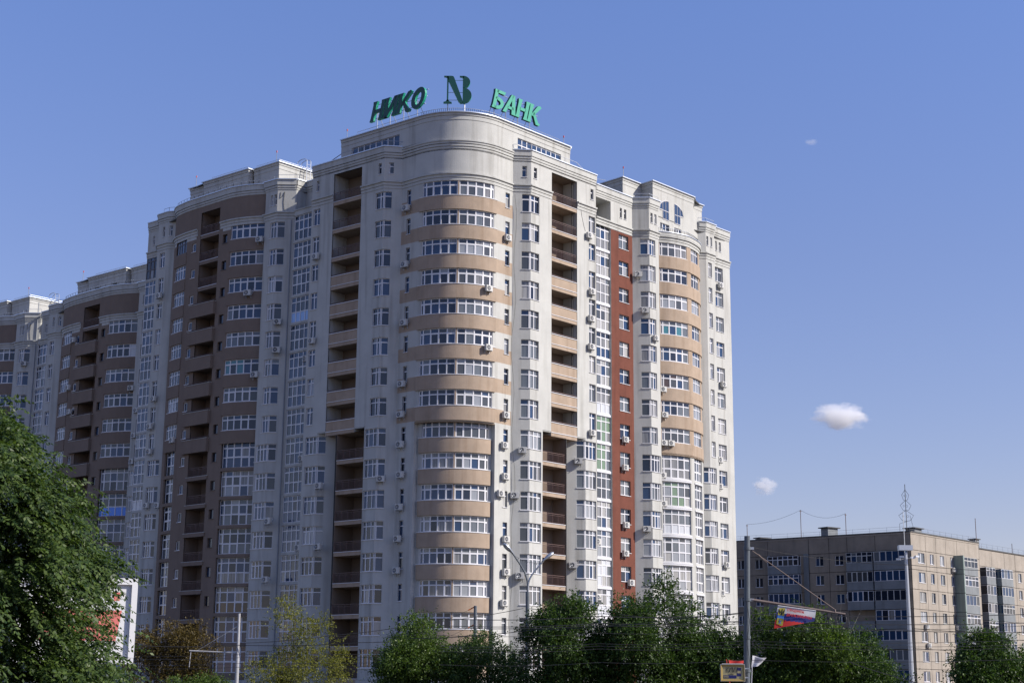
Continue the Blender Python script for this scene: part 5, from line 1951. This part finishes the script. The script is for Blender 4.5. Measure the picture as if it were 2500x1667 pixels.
# whitewashed pole on the left with a bracket arm
wp = thing('trolley_wire_pole', (-21.5, 125, GROUND), 'slim whitewashed pole with a bracket arm to the left, before the yellow-green tree', 'pole')
mb = MB()
mb.tube([(0.02, 0, 0), (0, 0, gz + 2.7)], .155, M['pole_white'], 12, .15)
mb.tube([(0, 0, gz + 2.7), (-.03, 0, gz + 6.05)], .12, M['pole_white'], 12, .10)
mb.build('pole', wp, local=True)
mb = MB()
mb.tube([(-.1, 0, gz + 2.98), (-3.85, 0, gz + 3.12)], .06, M['pole_white'], 6)
mb.build('arm', wp, local=True)
mb = MB()
mb.tube([(-.1, 0, gz + 5.05), (-3.2, 0, gz + 3.15)], .018, M['steel'], 4)
mb.tube([(-.12, 0, gz + 5.05), (-.5, 0, gz + 4.82)], .045, M['pole_white'], 5)
mb.build('tie_rod', wp, local=True)
mb = MB()
mb.tube([(-3.72, 0, gz + 3.1), (-3.8, 0, gz + 1.85)], .035, M['pole_white'], 5)
mb.build('drop_rod', wp, local=True)

# short dark pole in front of the rounded bay
dp = thing('trolley_wire_pole', (-2.68, 122, GROUND), 'short dark steel pole with orange insulators in front of the rounded bay', 'pole')
mb = MB()
mb.tube([(0, 0, 0), (0, 0, gz + 6.65)], .15, M['pole_grey'], 12, .125)
mb.build('pole', dp, local=True)
for z, e in ((6.55, 1), (5.2, 1)):
    mb = MB()
    mb.tube([(-.1, 0, gz + z), (-.55, 0, gz + z - .25)], .045, M['orange'], 6)
    mb.tube([(-.55, 0, gz + z - .25), (-2.2, 0, gz + z - 1.0)], .014, M['cable'], 4)
    mb.build('insulator', dp, local=True)

# street lamp with two arms
la = thing('street_lamp', (1.30, 115, GROUND), 'tall two-armed street lamp in front of the tower, tinsel strung between its arms', 'street lamp')
mb = MB()
mb.tube([(0, 0, 0), (0, 0, gz + 6.4)], .165, M['pole_grey'], 12, .15)
mb.tube([(0, 0, gz + 6.4), (0, 0, gz + 7.3)], .14, M['pole_grey'], 12, .12)
mb.build('pole', la, local=True)
def curve(P, n=10):
    out = []
    P = [Vector(p) for p in P]
    Q = [P[0]] + P + [P[-1]]
    for i in range(1, len(Q) - 2):
        for k in range(n):
            t = k / n
            p0, p1, p2, p3 = Q[i - 1], Q[i], Q[i + 1], Q[i + 2]
            out.append(0.5 * (2 * p1 + (p2 - p0) * t + (2 * p0 - 5 * p1 + 4 * p2 - p3) * t * t + (3 * p1 - p0 - 3 * p2 + p3) * t ** 3))
    out.append(P[-1])
    return out
for pts, nm in (([(0, 0, gz + 7.2), (-.03, 0, gz + 8.1), (-.35, 0, gz + 8.95), (-1.13, -.1, gz + 10.1)], 'dark'), ([(0.02, 0, gz + 7.2), (.08, 0, gz + 8.0), (.35, 0, gz + 8.6), (1.18, .1, gz + 9.6)], 'pale')):
    mb = MB()
    mb.tube(curve(pts, 6), .075, M['pole_grey'] if nm == 'dark' else M['lamp_body'], 8, .055)
    mb.build('arm', la, local=True)
def lamp_head(root, p, d, m, s=1.0):
    """cobra head: a flattened drop along d"""
    d = Vector(d).normalized()
    up = Vector((0, 0, 1))
    side = d.cross(up).normalized()
    up = side.cross(d)
    prof = [(-.30, .06), (-.1, .10), (.05, .13), (.18, .17), (.42, .215), (.65, .20), (.82, .13), (.90, .02)]
    V, F = [], []
    n = 10
    for t, r in prof:
        c = Vector(p) + d * t * s
        for k in range(n):
            a = 2 * math.pi * k / n
            h = math.sin(a)
            V.append(tuple(c + side * math.cos(a) * r * s + up * h * r * s * (.75 if h > 0 else .55)))
    for i in range(len(prof) - 1):
        for k in range(n):
            l = (k + 1) % n
            F.append((i * n + k, i * n + l, (i + 1) * n + l, (i + 1) * n + k))
    F.append(tuple(range(n))[::-1])
    F.append(tuple((len(prof) - 1) * n + k for k in range(n)))
    o = mesh_obj('lamp_head', V, F, [m], None, root, True, True)
    mb = MB()
    pts = []
    for k in range(12):
        a = 2 * math.pi * k / 12
        pts.append(tuple(Vector(p) + d * (.48 + .30 * math.cos(a)) * s + side * .17 * math.sin(a) * s - up * .115 * s))
    mb.poly(pts, M['lamp_glass'])
    g = mb.build('lens', None)
    g.parent = o
    return o
lamp_head(la, (-1.2, -.1, gz + 10.18), (-.62, -.3, .62), M['lamp_body'], 1.05)
lamp_head(la, (1.26, .1, gz + 9.7), (.66, .25, .55), M['lamp_body'], 1.0)
gd = thing('tinsel_garland', (1.2, 115, 9.4), 'thin string of hanging lights between the two arms of the street lamp', 'garland')
mb = MB()
G0, G1 = Vector((-.95, -.05, .58)), Vector((1.1, .05, .06))
gpt = [G0 + (G1 - G0) * t - Vector((0, 0, .38 * 4 * t * (1 - t) * .55)) for t in [k / 12 for k in range(13)]]
mb.tube(gpt, .012, M['cable'], 3)
mb.build('string', gd, local=True)
for p in gpt[1:-1]:
    mb = MB()
    mb.tube([p, p - Vector((0.02, 0, .15))], .02, M['cable'], 4)
    mb.build('bulb', gd, local=True)

# billboard behind the big tree
bb = thing('billboard', (-15.0, 54.2, GROUND), 'white framed billboard with a coral red picture, half hidden by the big tree', 'billboard', None, math.radians(22))
mb = MB()
mb.box((0, .12, gz + 2.36), (4.1, .25, 2.85), M['sign_metal'])
mb.build('case', bb, local=True)
mb = MB()
for c, s in (((0, -.06, gz + 3.72), (4.1, .16, .22)), ((0, -.06, gz + 1.0), (4.1, .16, .2)), ((1.96, -.06, gz + 2.36), (.2, .16, 2.5)), ((-1.96, -.06, gz + 2.36), (.2, .16, 2.5))):
    mb.box(c, s, M['poster_white'])
mb.build('frame', bb, local=True)
mb = MB()
mb.poly([(-1.86, -.012, gz + 1.1), (1.86, -.012, gz + 1.1), (1.86, -.012, gz + 3.62), (-1.86, -.012, gz + 3.62)], M['poster_white'])
pst = mb.build('poster', bb, local=True)
mb = MB()
mb.poly([(-1.2, -.018, gz + 1.68), (1.42, -.018, gz + 1.68), (1.58, -.018, gz + 2.72), (-1.35, -.018, gz + 2.72)], M['poster_red'])
q = mb.build('red_print', pst, local=True)
mb = MB()
for k in range(7):
    mb.box((-.6 + k * .33, -.016, gz + 3.2), (.2, .006, .30), M['sign_black'] if k % 3 else M['poster_red'])
q = mb.build('dark_print', pst, local=True)
mb = MB()
mb.tube([(-1.2, .2, 0), (-1.2, .2, gz + 1.0)], .12, M['pole_grey'], 8)
mb.build('leg', bb, local=True)
mb = MB()
mb.tube([(1.2, .2, 0), (1.2, .2, gz + 1.0)], .12, M['pole_grey'], 8)
mb.build('leg', bb, local=True)

# overhead wires
def wire(pts, r, label, group='overhead wires across the street', sag=.12):
    out = []
    for a, b in zip(pts, pts[1:]):
        q = sagged(a, b, sag * min(1.0, math.dist(a, b) / 8), 6)
        out += q if not out else q[1:]
    mb = MB()
    mb.tube(out, r, M['cable'], 4)
    o = mb.build('overhead_wire')
    tag(o, label, 'wire', group)
    return o
wire([(-19.43, 114, 3.41), (-12.95, 114, 4.01), (-6.12, 114, 4.96), (.99, 114.5, 6.08)], .028, 'black wire rising from the white pole to the street lamp')
wire([(1.45, 114.6, 6.07), (7.26, 114, 5.71), (13.03, 114, 5.46)], .028, 'black wire falling rightwards from the street lamp across the pale wing')
wire([(-29.4, 124, 3.48), (-21.5, 124.8, 3.58), (-12.0, 124, 3.82), (-2.7, 124, 4.5)], .035, 'thick black wire passing the whitewashed pole at arm height')
wire([(-4.44, 70, 2.36), (1.0, 68, 2.70), (7.54, 66, 3.18), (9.72, 65, 3.38)], .018, 'black wire rising over the middle trees to the grey pole')
wire([(4.74, 68, 3.39), (7.77, 68, 3.21), (13.9, 66, 3.02)], .016, 'black wire crossing behind the rusty arm below the pennant')
wire([(10.1, 65, 6.05), (14.29, 66, 5.59), (16.94, 66, 5.45), (23.5, 66, 5.2)], .014, 'thin span wire running right from the top of the grey pole')
for i, (z0, z1, z2) in enumerate(((3.25, 3.41, 3.5), (2.96, 3.1, 3.14), (2.88, 3.0, 2.74), (2.55, 2.72, 3.03), (2.11, 2.27, 2.43), (2.01, 2.15, 2.23), (1.89, 2.03, 2.10), (1.33, 1.48, 1.64))):
    lab = ['highest', 'second highest', 'third highest', 'fourth highest', 'fifth highest', 'sixth highest', 'second lowest', 'lowest'][i]
    wire([(-3.0, 67, z0 - .15), (3.8, 67, z0), (9.9, 67, z1), (22.5, 67, z2)], .019 if i < 3 else .012, 'long black wire past the grey pole, %s of its bundle' % lab)
for i, (za, zb, zc) in enumerate(((2.69, 2.84, 3.19), (2.45, 2.6, 2.95), (2.01, 2.16, 2.52), (1.73, 1.88, 2.24))):
    lab = ['highest', 'second', 'third', 'lowest'][i]
    wire([(-31.0, 123, za), (-20.5, 123, zb), (-4.5, 123, zc)], .02, 'thin black wire low behind the left trees, %s of four' % lab)
wire([(8.6, 40, .86), (9.54, 40, .56), (10.9, 40, .22)], .013, 'pale cable slanting down to the right in front of the trees', 'overhead wires across the street')
bpy.context.scene.objects[-1] if False else None

# ================================================================== trees
def leaf_mat(name, c0, c1, trans=0.35, rough=0.5):
    m, nt, b = principled(name)
    N = nt.nodes.new
    L = nt.links.new
    g = N('ShaderNodeNewGeometry')
    r = N('ShaderNodeValToRGB')
    r.color_ramp.elements[0].color = (*c0, 1)
    r.color_ramp.elements[1].color = (*c1, 1)
    L(g.outputs['Random Per Island'], r.inputs['Fac'])
    L(r.outputs['Color'], b.inputs['Base Color'])
    b.inputs['Roughness'].default_value = rough
    b.inputs['Specular IOR Level'].default_value = 0.32
    t = N('ShaderNodeBsdfTranslucent')
    hs = N('ShaderNodeHueSaturation')
    hs.inputs['Value'].default_value = 1.5
    hs.inputs['Saturation'].default_value = 1.1
    L(r.outputs['Color'], hs.inputs['Color'])
    L(hs.outputs['Color'], t.inputs['Color'])
    mx = N('ShaderNodeMixShader')
    mx.inputs[0].default_value = trans
    L(b.outputs[0], mx.inputs[1])
    L(t.outputs[0], mx.inputs[2])
    L(mx.outputs[0], nt.nodes['Material Output'].inputs['Surface'])
    return m
LEAF = {
    'acacia': leaf_mat('acacia_leaf', (0.013, 0.034, 0.007), (0.078, 0.118, 0.022), .30),
    'ash': leaf_mat('ash_leaf', (0.014, 0.038, 0.007), (0.070, 0.118, 0.022), .30),
    'yellow': leaf_mat('yellowing_leaf', (0.085, 0.10, 0.018), (0.20, 0.20, 0.036), .35),
    'rust': leaf_mat('withered_leaf', (0.050, 0.036, 0.009), (0.115, 0.085, 0.020), .22),
    'lime': leaf_mat('fresh_leaf', (0.026, 0.058, 0.009), (0.095, 0.145, 0.024), .33),
}
M['bark'] = plaster('bark', (0.085, 0.070, 0.055), 0.3, 0.2, scale=3.0)
M['pale_bark'] = plaster('pale_bark', (0.22, 0.20, 0.17), 0.3, 0.2, scale=3.0)
rng = np.random.default_rng(5)

def leaves_mesh(name, base, dirs, wid, length, width, mat, parent):
    """one folded rhombus per leaf: base points, directions, width axes (arrays)"""
    n = len(base)
    L = length[:, None]
    Wd = width[:, None]
    mid = base + dirs * L * .45
    tip = base + dirs * L
    nrm = np.cross(dirs, wid)
    V = np.empty((n, 4, 3), np.float32)
    V[:, 0] = base
    V[:, 1] = mid + wid * Wd - nrm * Wd * .25
    V[:, 2] = tip
    V[:, 3] = mid - wid * Wd - nrm * Wd * .25
    me = bpy.data.meshes.new(name)
    me.vertices.add(n * 4)
    me.vertices.foreach_set('co', V.reshape(-1))
    me.loops.add(n * 4)
    me.loops.foreach_set('vertex_index', np.arange(n * 4, dtype=np.int32))
    me.polygons.add(n)
    me.polygons.foreach_set('loop_start', np.arange(0, n * 4, 4, dtype=np.int32))
    try:
        me.polygons.foreach_set('loop_total', np.full(n, 4, dtype=np.int32))
    except Exception:
        pass
    me.materials.append(mat)
    me.update(calc_edges=True)
    me.validate()
    o = bpy.data.objects.new(name, me)
    COL.objects.link(o)
    o.parent = parent
    o['kind'] = 'stuff'
    return o

def unit(a):
    return a / np.maximum(np.linalg.norm(a, axis=1, keepdims=True), 1e-9)

def branches(root, base_h, r0, ends, mat, spread=.5, fine=True):
    mb = MB()
    mb.tube([(0, 0, 0), (.04 * base_h, .03 * base_h, base_h * .5), (0, 0, base_h)], r0, mat, 9, r0 * .62)
    mb.build('trunk', root, local=True)
    for i, e in enumerate(ends):
        e = Vector(e)
        s = Vector((0, 0, base_h * (.62 + .38 * ((i * 37) % 10) / 10)))
        m = s.lerp(e, .5) + Vector((rnd() - .5, rnd() - .5, .25 + rnd() * .3)) * spread
        pts = [s, s.lerp(m, .5) + Vector((rnd() - .5, rnd() - .5, 0)) * .2 * spread, m, m.lerp(e, .5) + Vector((rnd() - .5, rnd() - .5, rnd() - .3)) * .3 * spread, e]
        mb = MB()
        mb.tube(pts, r0 * .36, mat, 6, r0 * .05)
        if fine:
            for k in range(4):
                a = pts[2 + k // 2].lerp(pts[3 + k // 2] if k < 2 else pts[4], rnd())
                d = Vector((rnd() - .5, rnd() - .5, .2 + rnd() * .8)).normalized() * spread * (1.0 + rnd())
                mb.tube([a, a + d * .5 + Vector((0, 0, .1)), a + d], r0 * .10, mat, 4, r0 * .02)
        mb.build('limb', root, local=True)

def tree(loc, label, clumps, n, leaf, leaflen, mat, bark, trunk_h, r0, droop=.25, group='street trees', name='tree', sparse=1.0):
    """clumps: (x, y, z, radius) in the tree's own space"""
    root = thing(name, loc, label, 'tree', group)
    top = max(c[2] + c[3] for c in clumps)
    wid_ = max(abs(c[0]) + c[3] for c in clumps)
    if sparse:
        cl = list(clumps)
        for _ in range(12):        # uneven tufts along the top and flanks
            c = cl[rng.integers(0, len(cl))]
            a_ = rng.uniform(-.9, .9)
            clumps = list(clumps) + [(c[0] + math.sin(a_) * c[3] * 1.05, c[1] * .5, c[2] + math.cos(a_) * c[3] * .95, c[3] * rng.uniform(.28, .5))]
    C = np.array(clumps, float)
    n = int(n * 1.9 * sparse)
    wgt = C[:, 3] ** 1.9
    idx = rng.choice(len(C), n, p=wgt / wgt.sum())
    d = unit(rng.normal(size=(n, 3)))
    rad = C[idx, 3] * np.minimum(1.25, .35 + .72 * rng.random(n) ** .45 + .10 * rng.normal(size=n))
    p = C[idx, :3] + d * rad[:, None] * np.array([1, 1, .85])
    # leaves grow in sprays: snap most of them to twig points
    k = max(1, n // 9)
    tw = p[:k]
    td = unit(d[:k] + rng.normal(size=(k, 3)) * .55 + np.array([0, 0, -droop]))
    j = rng.integers(0, k, n)
    along = rng.random(n)[:, None]
    along[j % 7 == 0] *= 1.9
    p = tw[j] + td[j] * along * leaflen * 4.0 + rng.normal(size=(n, 3)) * leaflen * .35
    dirs = unit(td[j] * .8 + rng.normal(size=(n, 3)) * .75 + np.array([0, 0, -droop]))
    wid = unit(np.cross(dirs, unit(rng.normal(size=(n, 3)) + np.array([0, 0, 1.2]))))
    ln = leaflen * (.7 + .6 * rng.random(n))
    leaves_mesh('crown', p, dirs, wid, ln, ln * .26, mat, root)
    pick_ = [tuple(C[i, :3]) for i in np.argsort(-C[:, 3])[:9]]
    branches(root, trunk_h, r0, pick_, bark, spread=max(.4, C[:, 3].mean()))
    return root

def blob_clumps(cx, cz, rx, rz, n, r, seed, ry=None, flat=0.0):
    g = np.random.default_rng(seed)
    out = []
    ry = ry or rx
    while len(out) < n:
        q = g.uniform(-1, 1, 3)
        L = np.linalg.norm(q)
        if L > 1 or L < .35:
            continue
        out.append((cx + q[0] * rx, q[1] * ry, cz + q[2] * rz, r * g.uniform(.65, 1.25)))
    return out

# big acacia close by on the left: compound leaves hanging in sprays
def acacia():
    root = thing('acacia_tree', (-7.9, 20.5, GROUND), 'big near acacia with hanging feathery leaves filling the lower left', 'tree', 'street trees')
    g = np.random.default_rng(3)
    # crown envelope in (x, z): right edge of the crown at each height (above the ground)
    zs = np.array([.5, 1.7, 2.35, 2.88, 3.41, 3.94, 4.74, 5.27, 5.53, 5.75])
    xr = np.array([2.8, 2.75, 2.45, 2.35, 2.45, 2.05, 1.6, 1.1, .8, .2])
    nf = 8000
    P = np.empty((nf, 3))
    z = g.uniform(.5, 5.7, nf)
    edge = np.interp(z, zs, xr)
    t = 1 - np.abs(g.normal(0, .52, nf))
    x = -1.6 + (edge + 1.6) * np.clip(t, -.6, 1.0)
    y = g.normal(0, .95, nf)
    # lumpy gaps
    lump = np.sin(x * 3.1 + 1.7 * np.sin(z * 1.9)) + np.sin(z * 3.7 + y * 2.3) + np.sin(y * 3.3 + x * 1.9)
    keep = lump > -.45
    P = np.stack([x, y, z], 1)[keep]
    # long shoots hanging out of the crown's edge
    shoots = []
    for q in range(640):
        z0 = g.uniform(.7, 5.75)
        e0 = np.interp(z0, zs, xr)
        edge_ = q < 150
        x0 = e0 - .2 - abs(g.normal(0, .35)) if edge_ else g.uniform(-1.6, e0 - .15)
        p0 = np.array([x0, (g.normal(0, .6) - .3) if edge_ else -abs(g.normal(.5, .55)), z0])
        d0 = np.array([.45 + .5 * g.random() if edge_ else g.normal(.25, .5), g.normal(-.35, .4), .15 + .5 * g.random()])
        L0 = g.uniform(.45, 1.05) if edge_ else g.uniform(.35, .9)
        for t in np.linspace(.05, 1, 12):
            shoots.append(p0 + d0 * L0 * t + np.array([0, 0, -.75 * L0 * t * t]))
    P = np.concatenate([P, np.array(shoots)])
    nf = len(P)
    out = np.stack([P[:, 0] * .5 + .3, P[:, 1] * .45 - .25, np.full(nf, .12)], 1)
    ax = unit(out + g.normal(size=(nf, 3)) * .55)
    nl = 15
    FL_ = .26 + .16 * g.random(nf)
    B, Dd, Wd, Ln = [], [], [], []
    side = unit(np.cross(ax, np.array([0, 0, 1.0]) + g.normal(size=(nf, 3)) * .35))
    for k in range(nl):
        s = (k // 2 + .6) / (nl / 2 + .3)
        sgn = 1 if k % 2 else -1
        drop = np.array([0, 0, -1.0]) * (s ** 1.7 * .55)[..., None] if False else np.array([0, 0, -.42 * s ** 1.8])
        pos = P + ax * (FL_ * s)[:, None] + drop * FL_[:, None] * 1.3
        tang = unit(ax + np.array([0, 0, -.9 * s]))
        dr = unit(side * sgn * .8 + tang * .55 + np.array([0, 0, -.35]) + g.normal(size=(nf, 3)) * .22)
        if k == nl - 1:
            dr = tang
        B.append(pos)
        Dd.append(dr)
        Wd.append(unit(np.cross(dr, np.cross(tang, side) + g.normal(size=(nf, 3)) * .35)))
        Ln.append(np.full(nf, .070) * g.uniform(.75, 1.2, nf))
    B, Dd, Wd, Ln = np.concatenate(B), np.concatenate(Dd), np.concatenate(Wd), np.concatenate(Ln)
    leaves_mesh('crown', B, Dd, Wd, Ln, Ln * .25, LEAF['acacia'], root)
    ends = [(-2.2, .2, 4.6), (-.9, -.4, 5.0), (.2, .3, 4.7), (1.2, -.2, 4.0), (1.9, .2, 3.0), (2.2, -.3, 1.9), (-1.4, -.6, 3.6), (.8, -.7, 2.6), (-2.6, .5, 3.2)]
    branches(root, 2.3, .16, ends, M['bark'], .35)
acacia()
tree((-28.2, 133, GROUND), 'rusty brown withered tree behind the arm of the whitewashed pole',
     blob_clumps(-1.6, 4.6, 1.6, 2.0, 9, 1.0, 21) + blob_clumps(1.3, 4.9, 1.6, 2.0, 9, .95, 22) + [(.3, 0, 2.2, 1.6), (2.2, 0, 2.2, 1.4), (-2.2, 0, 2.4, 1.4), (2.0, 0, 7.0, .5), (-.6, 0, 6.6, .7)],
     15000, None, .16, LEAF['rust'], M['bark'], 2.5, .16, .0)
tree((-25.0, 128, GROUND), 'low fresh green bush left of the whitewashed pole',
     blob_clumps(0, 1.5, 2.2, 1.0, 10, .8, 31), 7000, None, .16, LEAF['lime'], M['bark'], .8, .08, .1)
tree((-17.6, 131, GROUND), 'sparse yellow-green tree with bare pale twigs before the shaded front',
     blob_clumps(-.2, 7.2, 2.2, 2.0, 12, .75, 41) + blob_clumps(1.2, 3.6, 3.0, 2.0, 14, .95, 42) + blob_clumps(-1.6, 3.4, 2.6, 1.6, 10, .9, 43) + [(-1.3, 0, 8.6, .7), (1.6, .3, 7.6, .8), (3.9, 0, 4.2, .8), (4.0, 0, 2.0, .9)],
     9500, None, .15, LEAF['yellow'], M['pale_bark'], 3.2, .13, .05)
tree((-6.3, 105, GROUND), 'rounded dark green tree left of the short dark pole',
     blob_clumps(.4, 4.1, 2.4, 1.9, 14, 1.0, 51) + [(-1.4, 0, 2.6, 1.3), (1.8, 0, 2.6, 1.5), (0, 0, 1.6, 1.6), (.6, 0, 5.7, .8)], 21000, None, .15, LEAF['lime'], M['bark'], 2.0, .14, .15)
tree((-2.6, 104, GROUND), 'low ragged green tree around the foot of the short dark pole',
     blob_clumps(.6, 3.2, 2.6, 1.7, 13, .85, 61) + [(2.2, 0, 3.9, .7), (-.8, 0, 4.2, .7), (1.0, 0, 1.4, 1.5)], 17000, None, .15, LEAF['ash'], M['bark'], 1.7, .12, .2)
tree((3.2, 101, GROUND), 'dark green ash tree right of the street lamp',
     blob_clumps(.4, 4.9, 2.4, 2.2, 15, .9, 71) + [(.7, 0, 7.2, .6), (1.3, .2, 6.7, .8), (-2.0, 0, 3.0, 1.1), (0, 0, 2.0, 1.8), (2.2, 0, 2.4, 1.4), (-1.6, 0, 5.6, .7)], 26000, None, .17, LEAF['ash'], M['bark'], 2.2, .15, .25)
tree((8.6, 101, GROUND), 'tallest ash tree in front of the tan curved bay',
     blob_clumps(.4, 5.4, 2.7, 2.5, 17, .95, 81) + [(1.45, 0, 8.7, .45), (1.2, .2, 8.0, .8), (-1.2, 0, 7.2, .7), (2.8, 0, 7.0, .7), (-2.4, 0, 5.4, .8), (0, 0, 2.2, 2.0), (2.4, 0, 2.4, 1.5), (3.2, 0, 4.6, .9), (-1.9, 0, 2.5, 1.3)], 32000, None, .17, LEAF['ash'], M['bark'], 2.4, .17, .25)
tree((12.8, 102, GROUND), 'small dark ash tree just left of the grey pole',
     blob_clumps(.2, 4.0, 1.7, 1.9, 11, .85, 91) + [(.2, 0, 1.8, 1.5), (.6, 0, 6.0, .6)], 15000, None, .17, LEAF['ash'], M['bark'], 1.8, .13, .25)
tree((18.0, 101, GROUND), 'broad green ash tree under the pennant',
     blob_clumps(.2, 4.3, 3.0, 2.0, 17, .95, 101) + [(-1.5, 0, 6.3, .7), (1.0, 0, 6.2, .8), (0, 0, 2.0, 2.0), (2.6, 0, 2.2, 1.5), (-2.4, 0, 2.4, 1.5)], 30000, None, .17, LEAF['lime'], M['bark'], 2.1, .16, .25)
tree((22.6, 102, GROUND), 'dark green ash tree at the foot of the floodlight mast',
     blob_clumps(0, 3.6, 2.3, 1.7, 14, .9, 111) + [(.4, 0, 5.3, .6), (0, 0, 1.7, 1.7), (2.2, 0, 2.0, 1.2)], 22000, None, .17, LEAF['ash'], M['bark'], 1.8, .14, .25)
tree((29.8, 100, GROUND), 'dark ash tree at the lower right corner',
     blob_clumps(.4, 3.3, 2.5, 1.6, 14, .9, 121) + [(.3, 0, 5.3, .6), (.1, 0, 4.9, .8), (0, 0, 1.6, 1.6), (2.6, 0, 2.6, 1.2), (3.2, 0, 3.4, .9)], 23000, None, .17, LEAF['ash'], M['bark'], 1.8, .14, .25)
# bare dead twigs in front of the old block
dd = thing('dead_tree', (21.6, 104, GROUND), 'bare pale dead twigs standing above the trees before the old block', 'tree', 'street trees')
branches(dd, 3.6, .10, [(-1.4, 0, 6.9), (-.6, .2, 6.4), (.3, 0, 7.2), (1.1, .1, 6.6), (1.7, 0, 7.4), (.8, .3, 5.6), (-1.0, 0, 5.6)], M['pale_bark'], .7)

# ================================================================== clouds far beyond the town
def cloud(loc, size, label, seed, dens):
    m = bpy.data.materials.new('cloud_vapour')
    m.use_nodes = True
    nt = m.node_tree
    nt.nodes.clear()
    N = nt.nodes.new
    L = nt.links.new
    out = N('ShaderNodeOutputMaterial')
    pv = N('ShaderNodeVolumePrincipled')
    pv.inputs['Color'].default_value = (.98, .98, .98, 1)
    pv.inputs['Anisotropy'].default_value = .0
    tc = N('ShaderNodeTexCoord')
    nz = N('ShaderNodeTexNoise')
    nz.inputs['Scale'].default_value = 2.1
    nz.inputs['Detail'].default_value = 5
    nz.inputs['Roughness'].default_value = .6
    mp = N('ShaderNodeMapping')
    mp.inputs['Location'].default_value = (seed * 3.1, seed, seed * 1.7)
    L(tc.outputs['Object'], mp.inputs['Vector'])
    L(mp.outputs[0], nz.inputs['Vector'])
    ln = N('ShaderNodeVectorMath')
    ln.operation = 'LENGTH'
    L(tc.outputs['Object'], ln.inputs[0])
    a = N('ShaderNodeMath')
    a.operation = 'SUBTRACT'
    a.inputs[0].default_value = .86
    L(ln.outputs['Value'], a.inputs[1])
    nn = N('ShaderNodeMath')
    nn.operation = 'MULTIPLY_ADD'
    nn.inputs[1].default_value = 1.5
    nn.inputs[2].default_value = -.78
    L(nz.outputs['Fac'], nn.inputs[0])
    b = N('ShaderNodeMath')
    b.operation = 'ADD'
    L(a.outputs[0], b.inputs[0])
    L(nn.outputs[0], b.inputs[1])
    mr = N('ShaderNodeMapRange')
    mr.inputs['From Min'].default_value = .20
    mr.inputs['From Max'].default_value = .46
    mr.inputs['To Max'].default_value = dens
    L(b.outputs[0], mr.inputs['Value'])
    L(mr.outputs[0], pv.inputs['Density'])
    L(pv.outputs[0], out.inputs['Volume'])
    bm = bmesh.new()
    bmesh.ops.create_icosphere(bm, subdivisions=3, radius=1.0)
    me = bpy.data.meshes.new('cloud')
    bm.to_mesh(me)
    bm.free()
    me.materials.append(m)
    o = bpy.data.objects.new('cloud', me)
    COL.objects.link(o)
    o.location = loc
    o.scale = size
    return tag(o, label, 'cloud')
cloud((1296, 6000, 1068), (170, 90, 78), 'larger small white cloud right of the pale building', 2.0, .034)
cloud((990, 6000, 795), (75, 60, 52), 'smaller faint cloud low beside the pale building', 5.3, .020)
cloud((1218, 6000, 2210), (45, 40, 18), 'faintest wisp of cloud high on the right', 8.1, .008)
flush_panes()
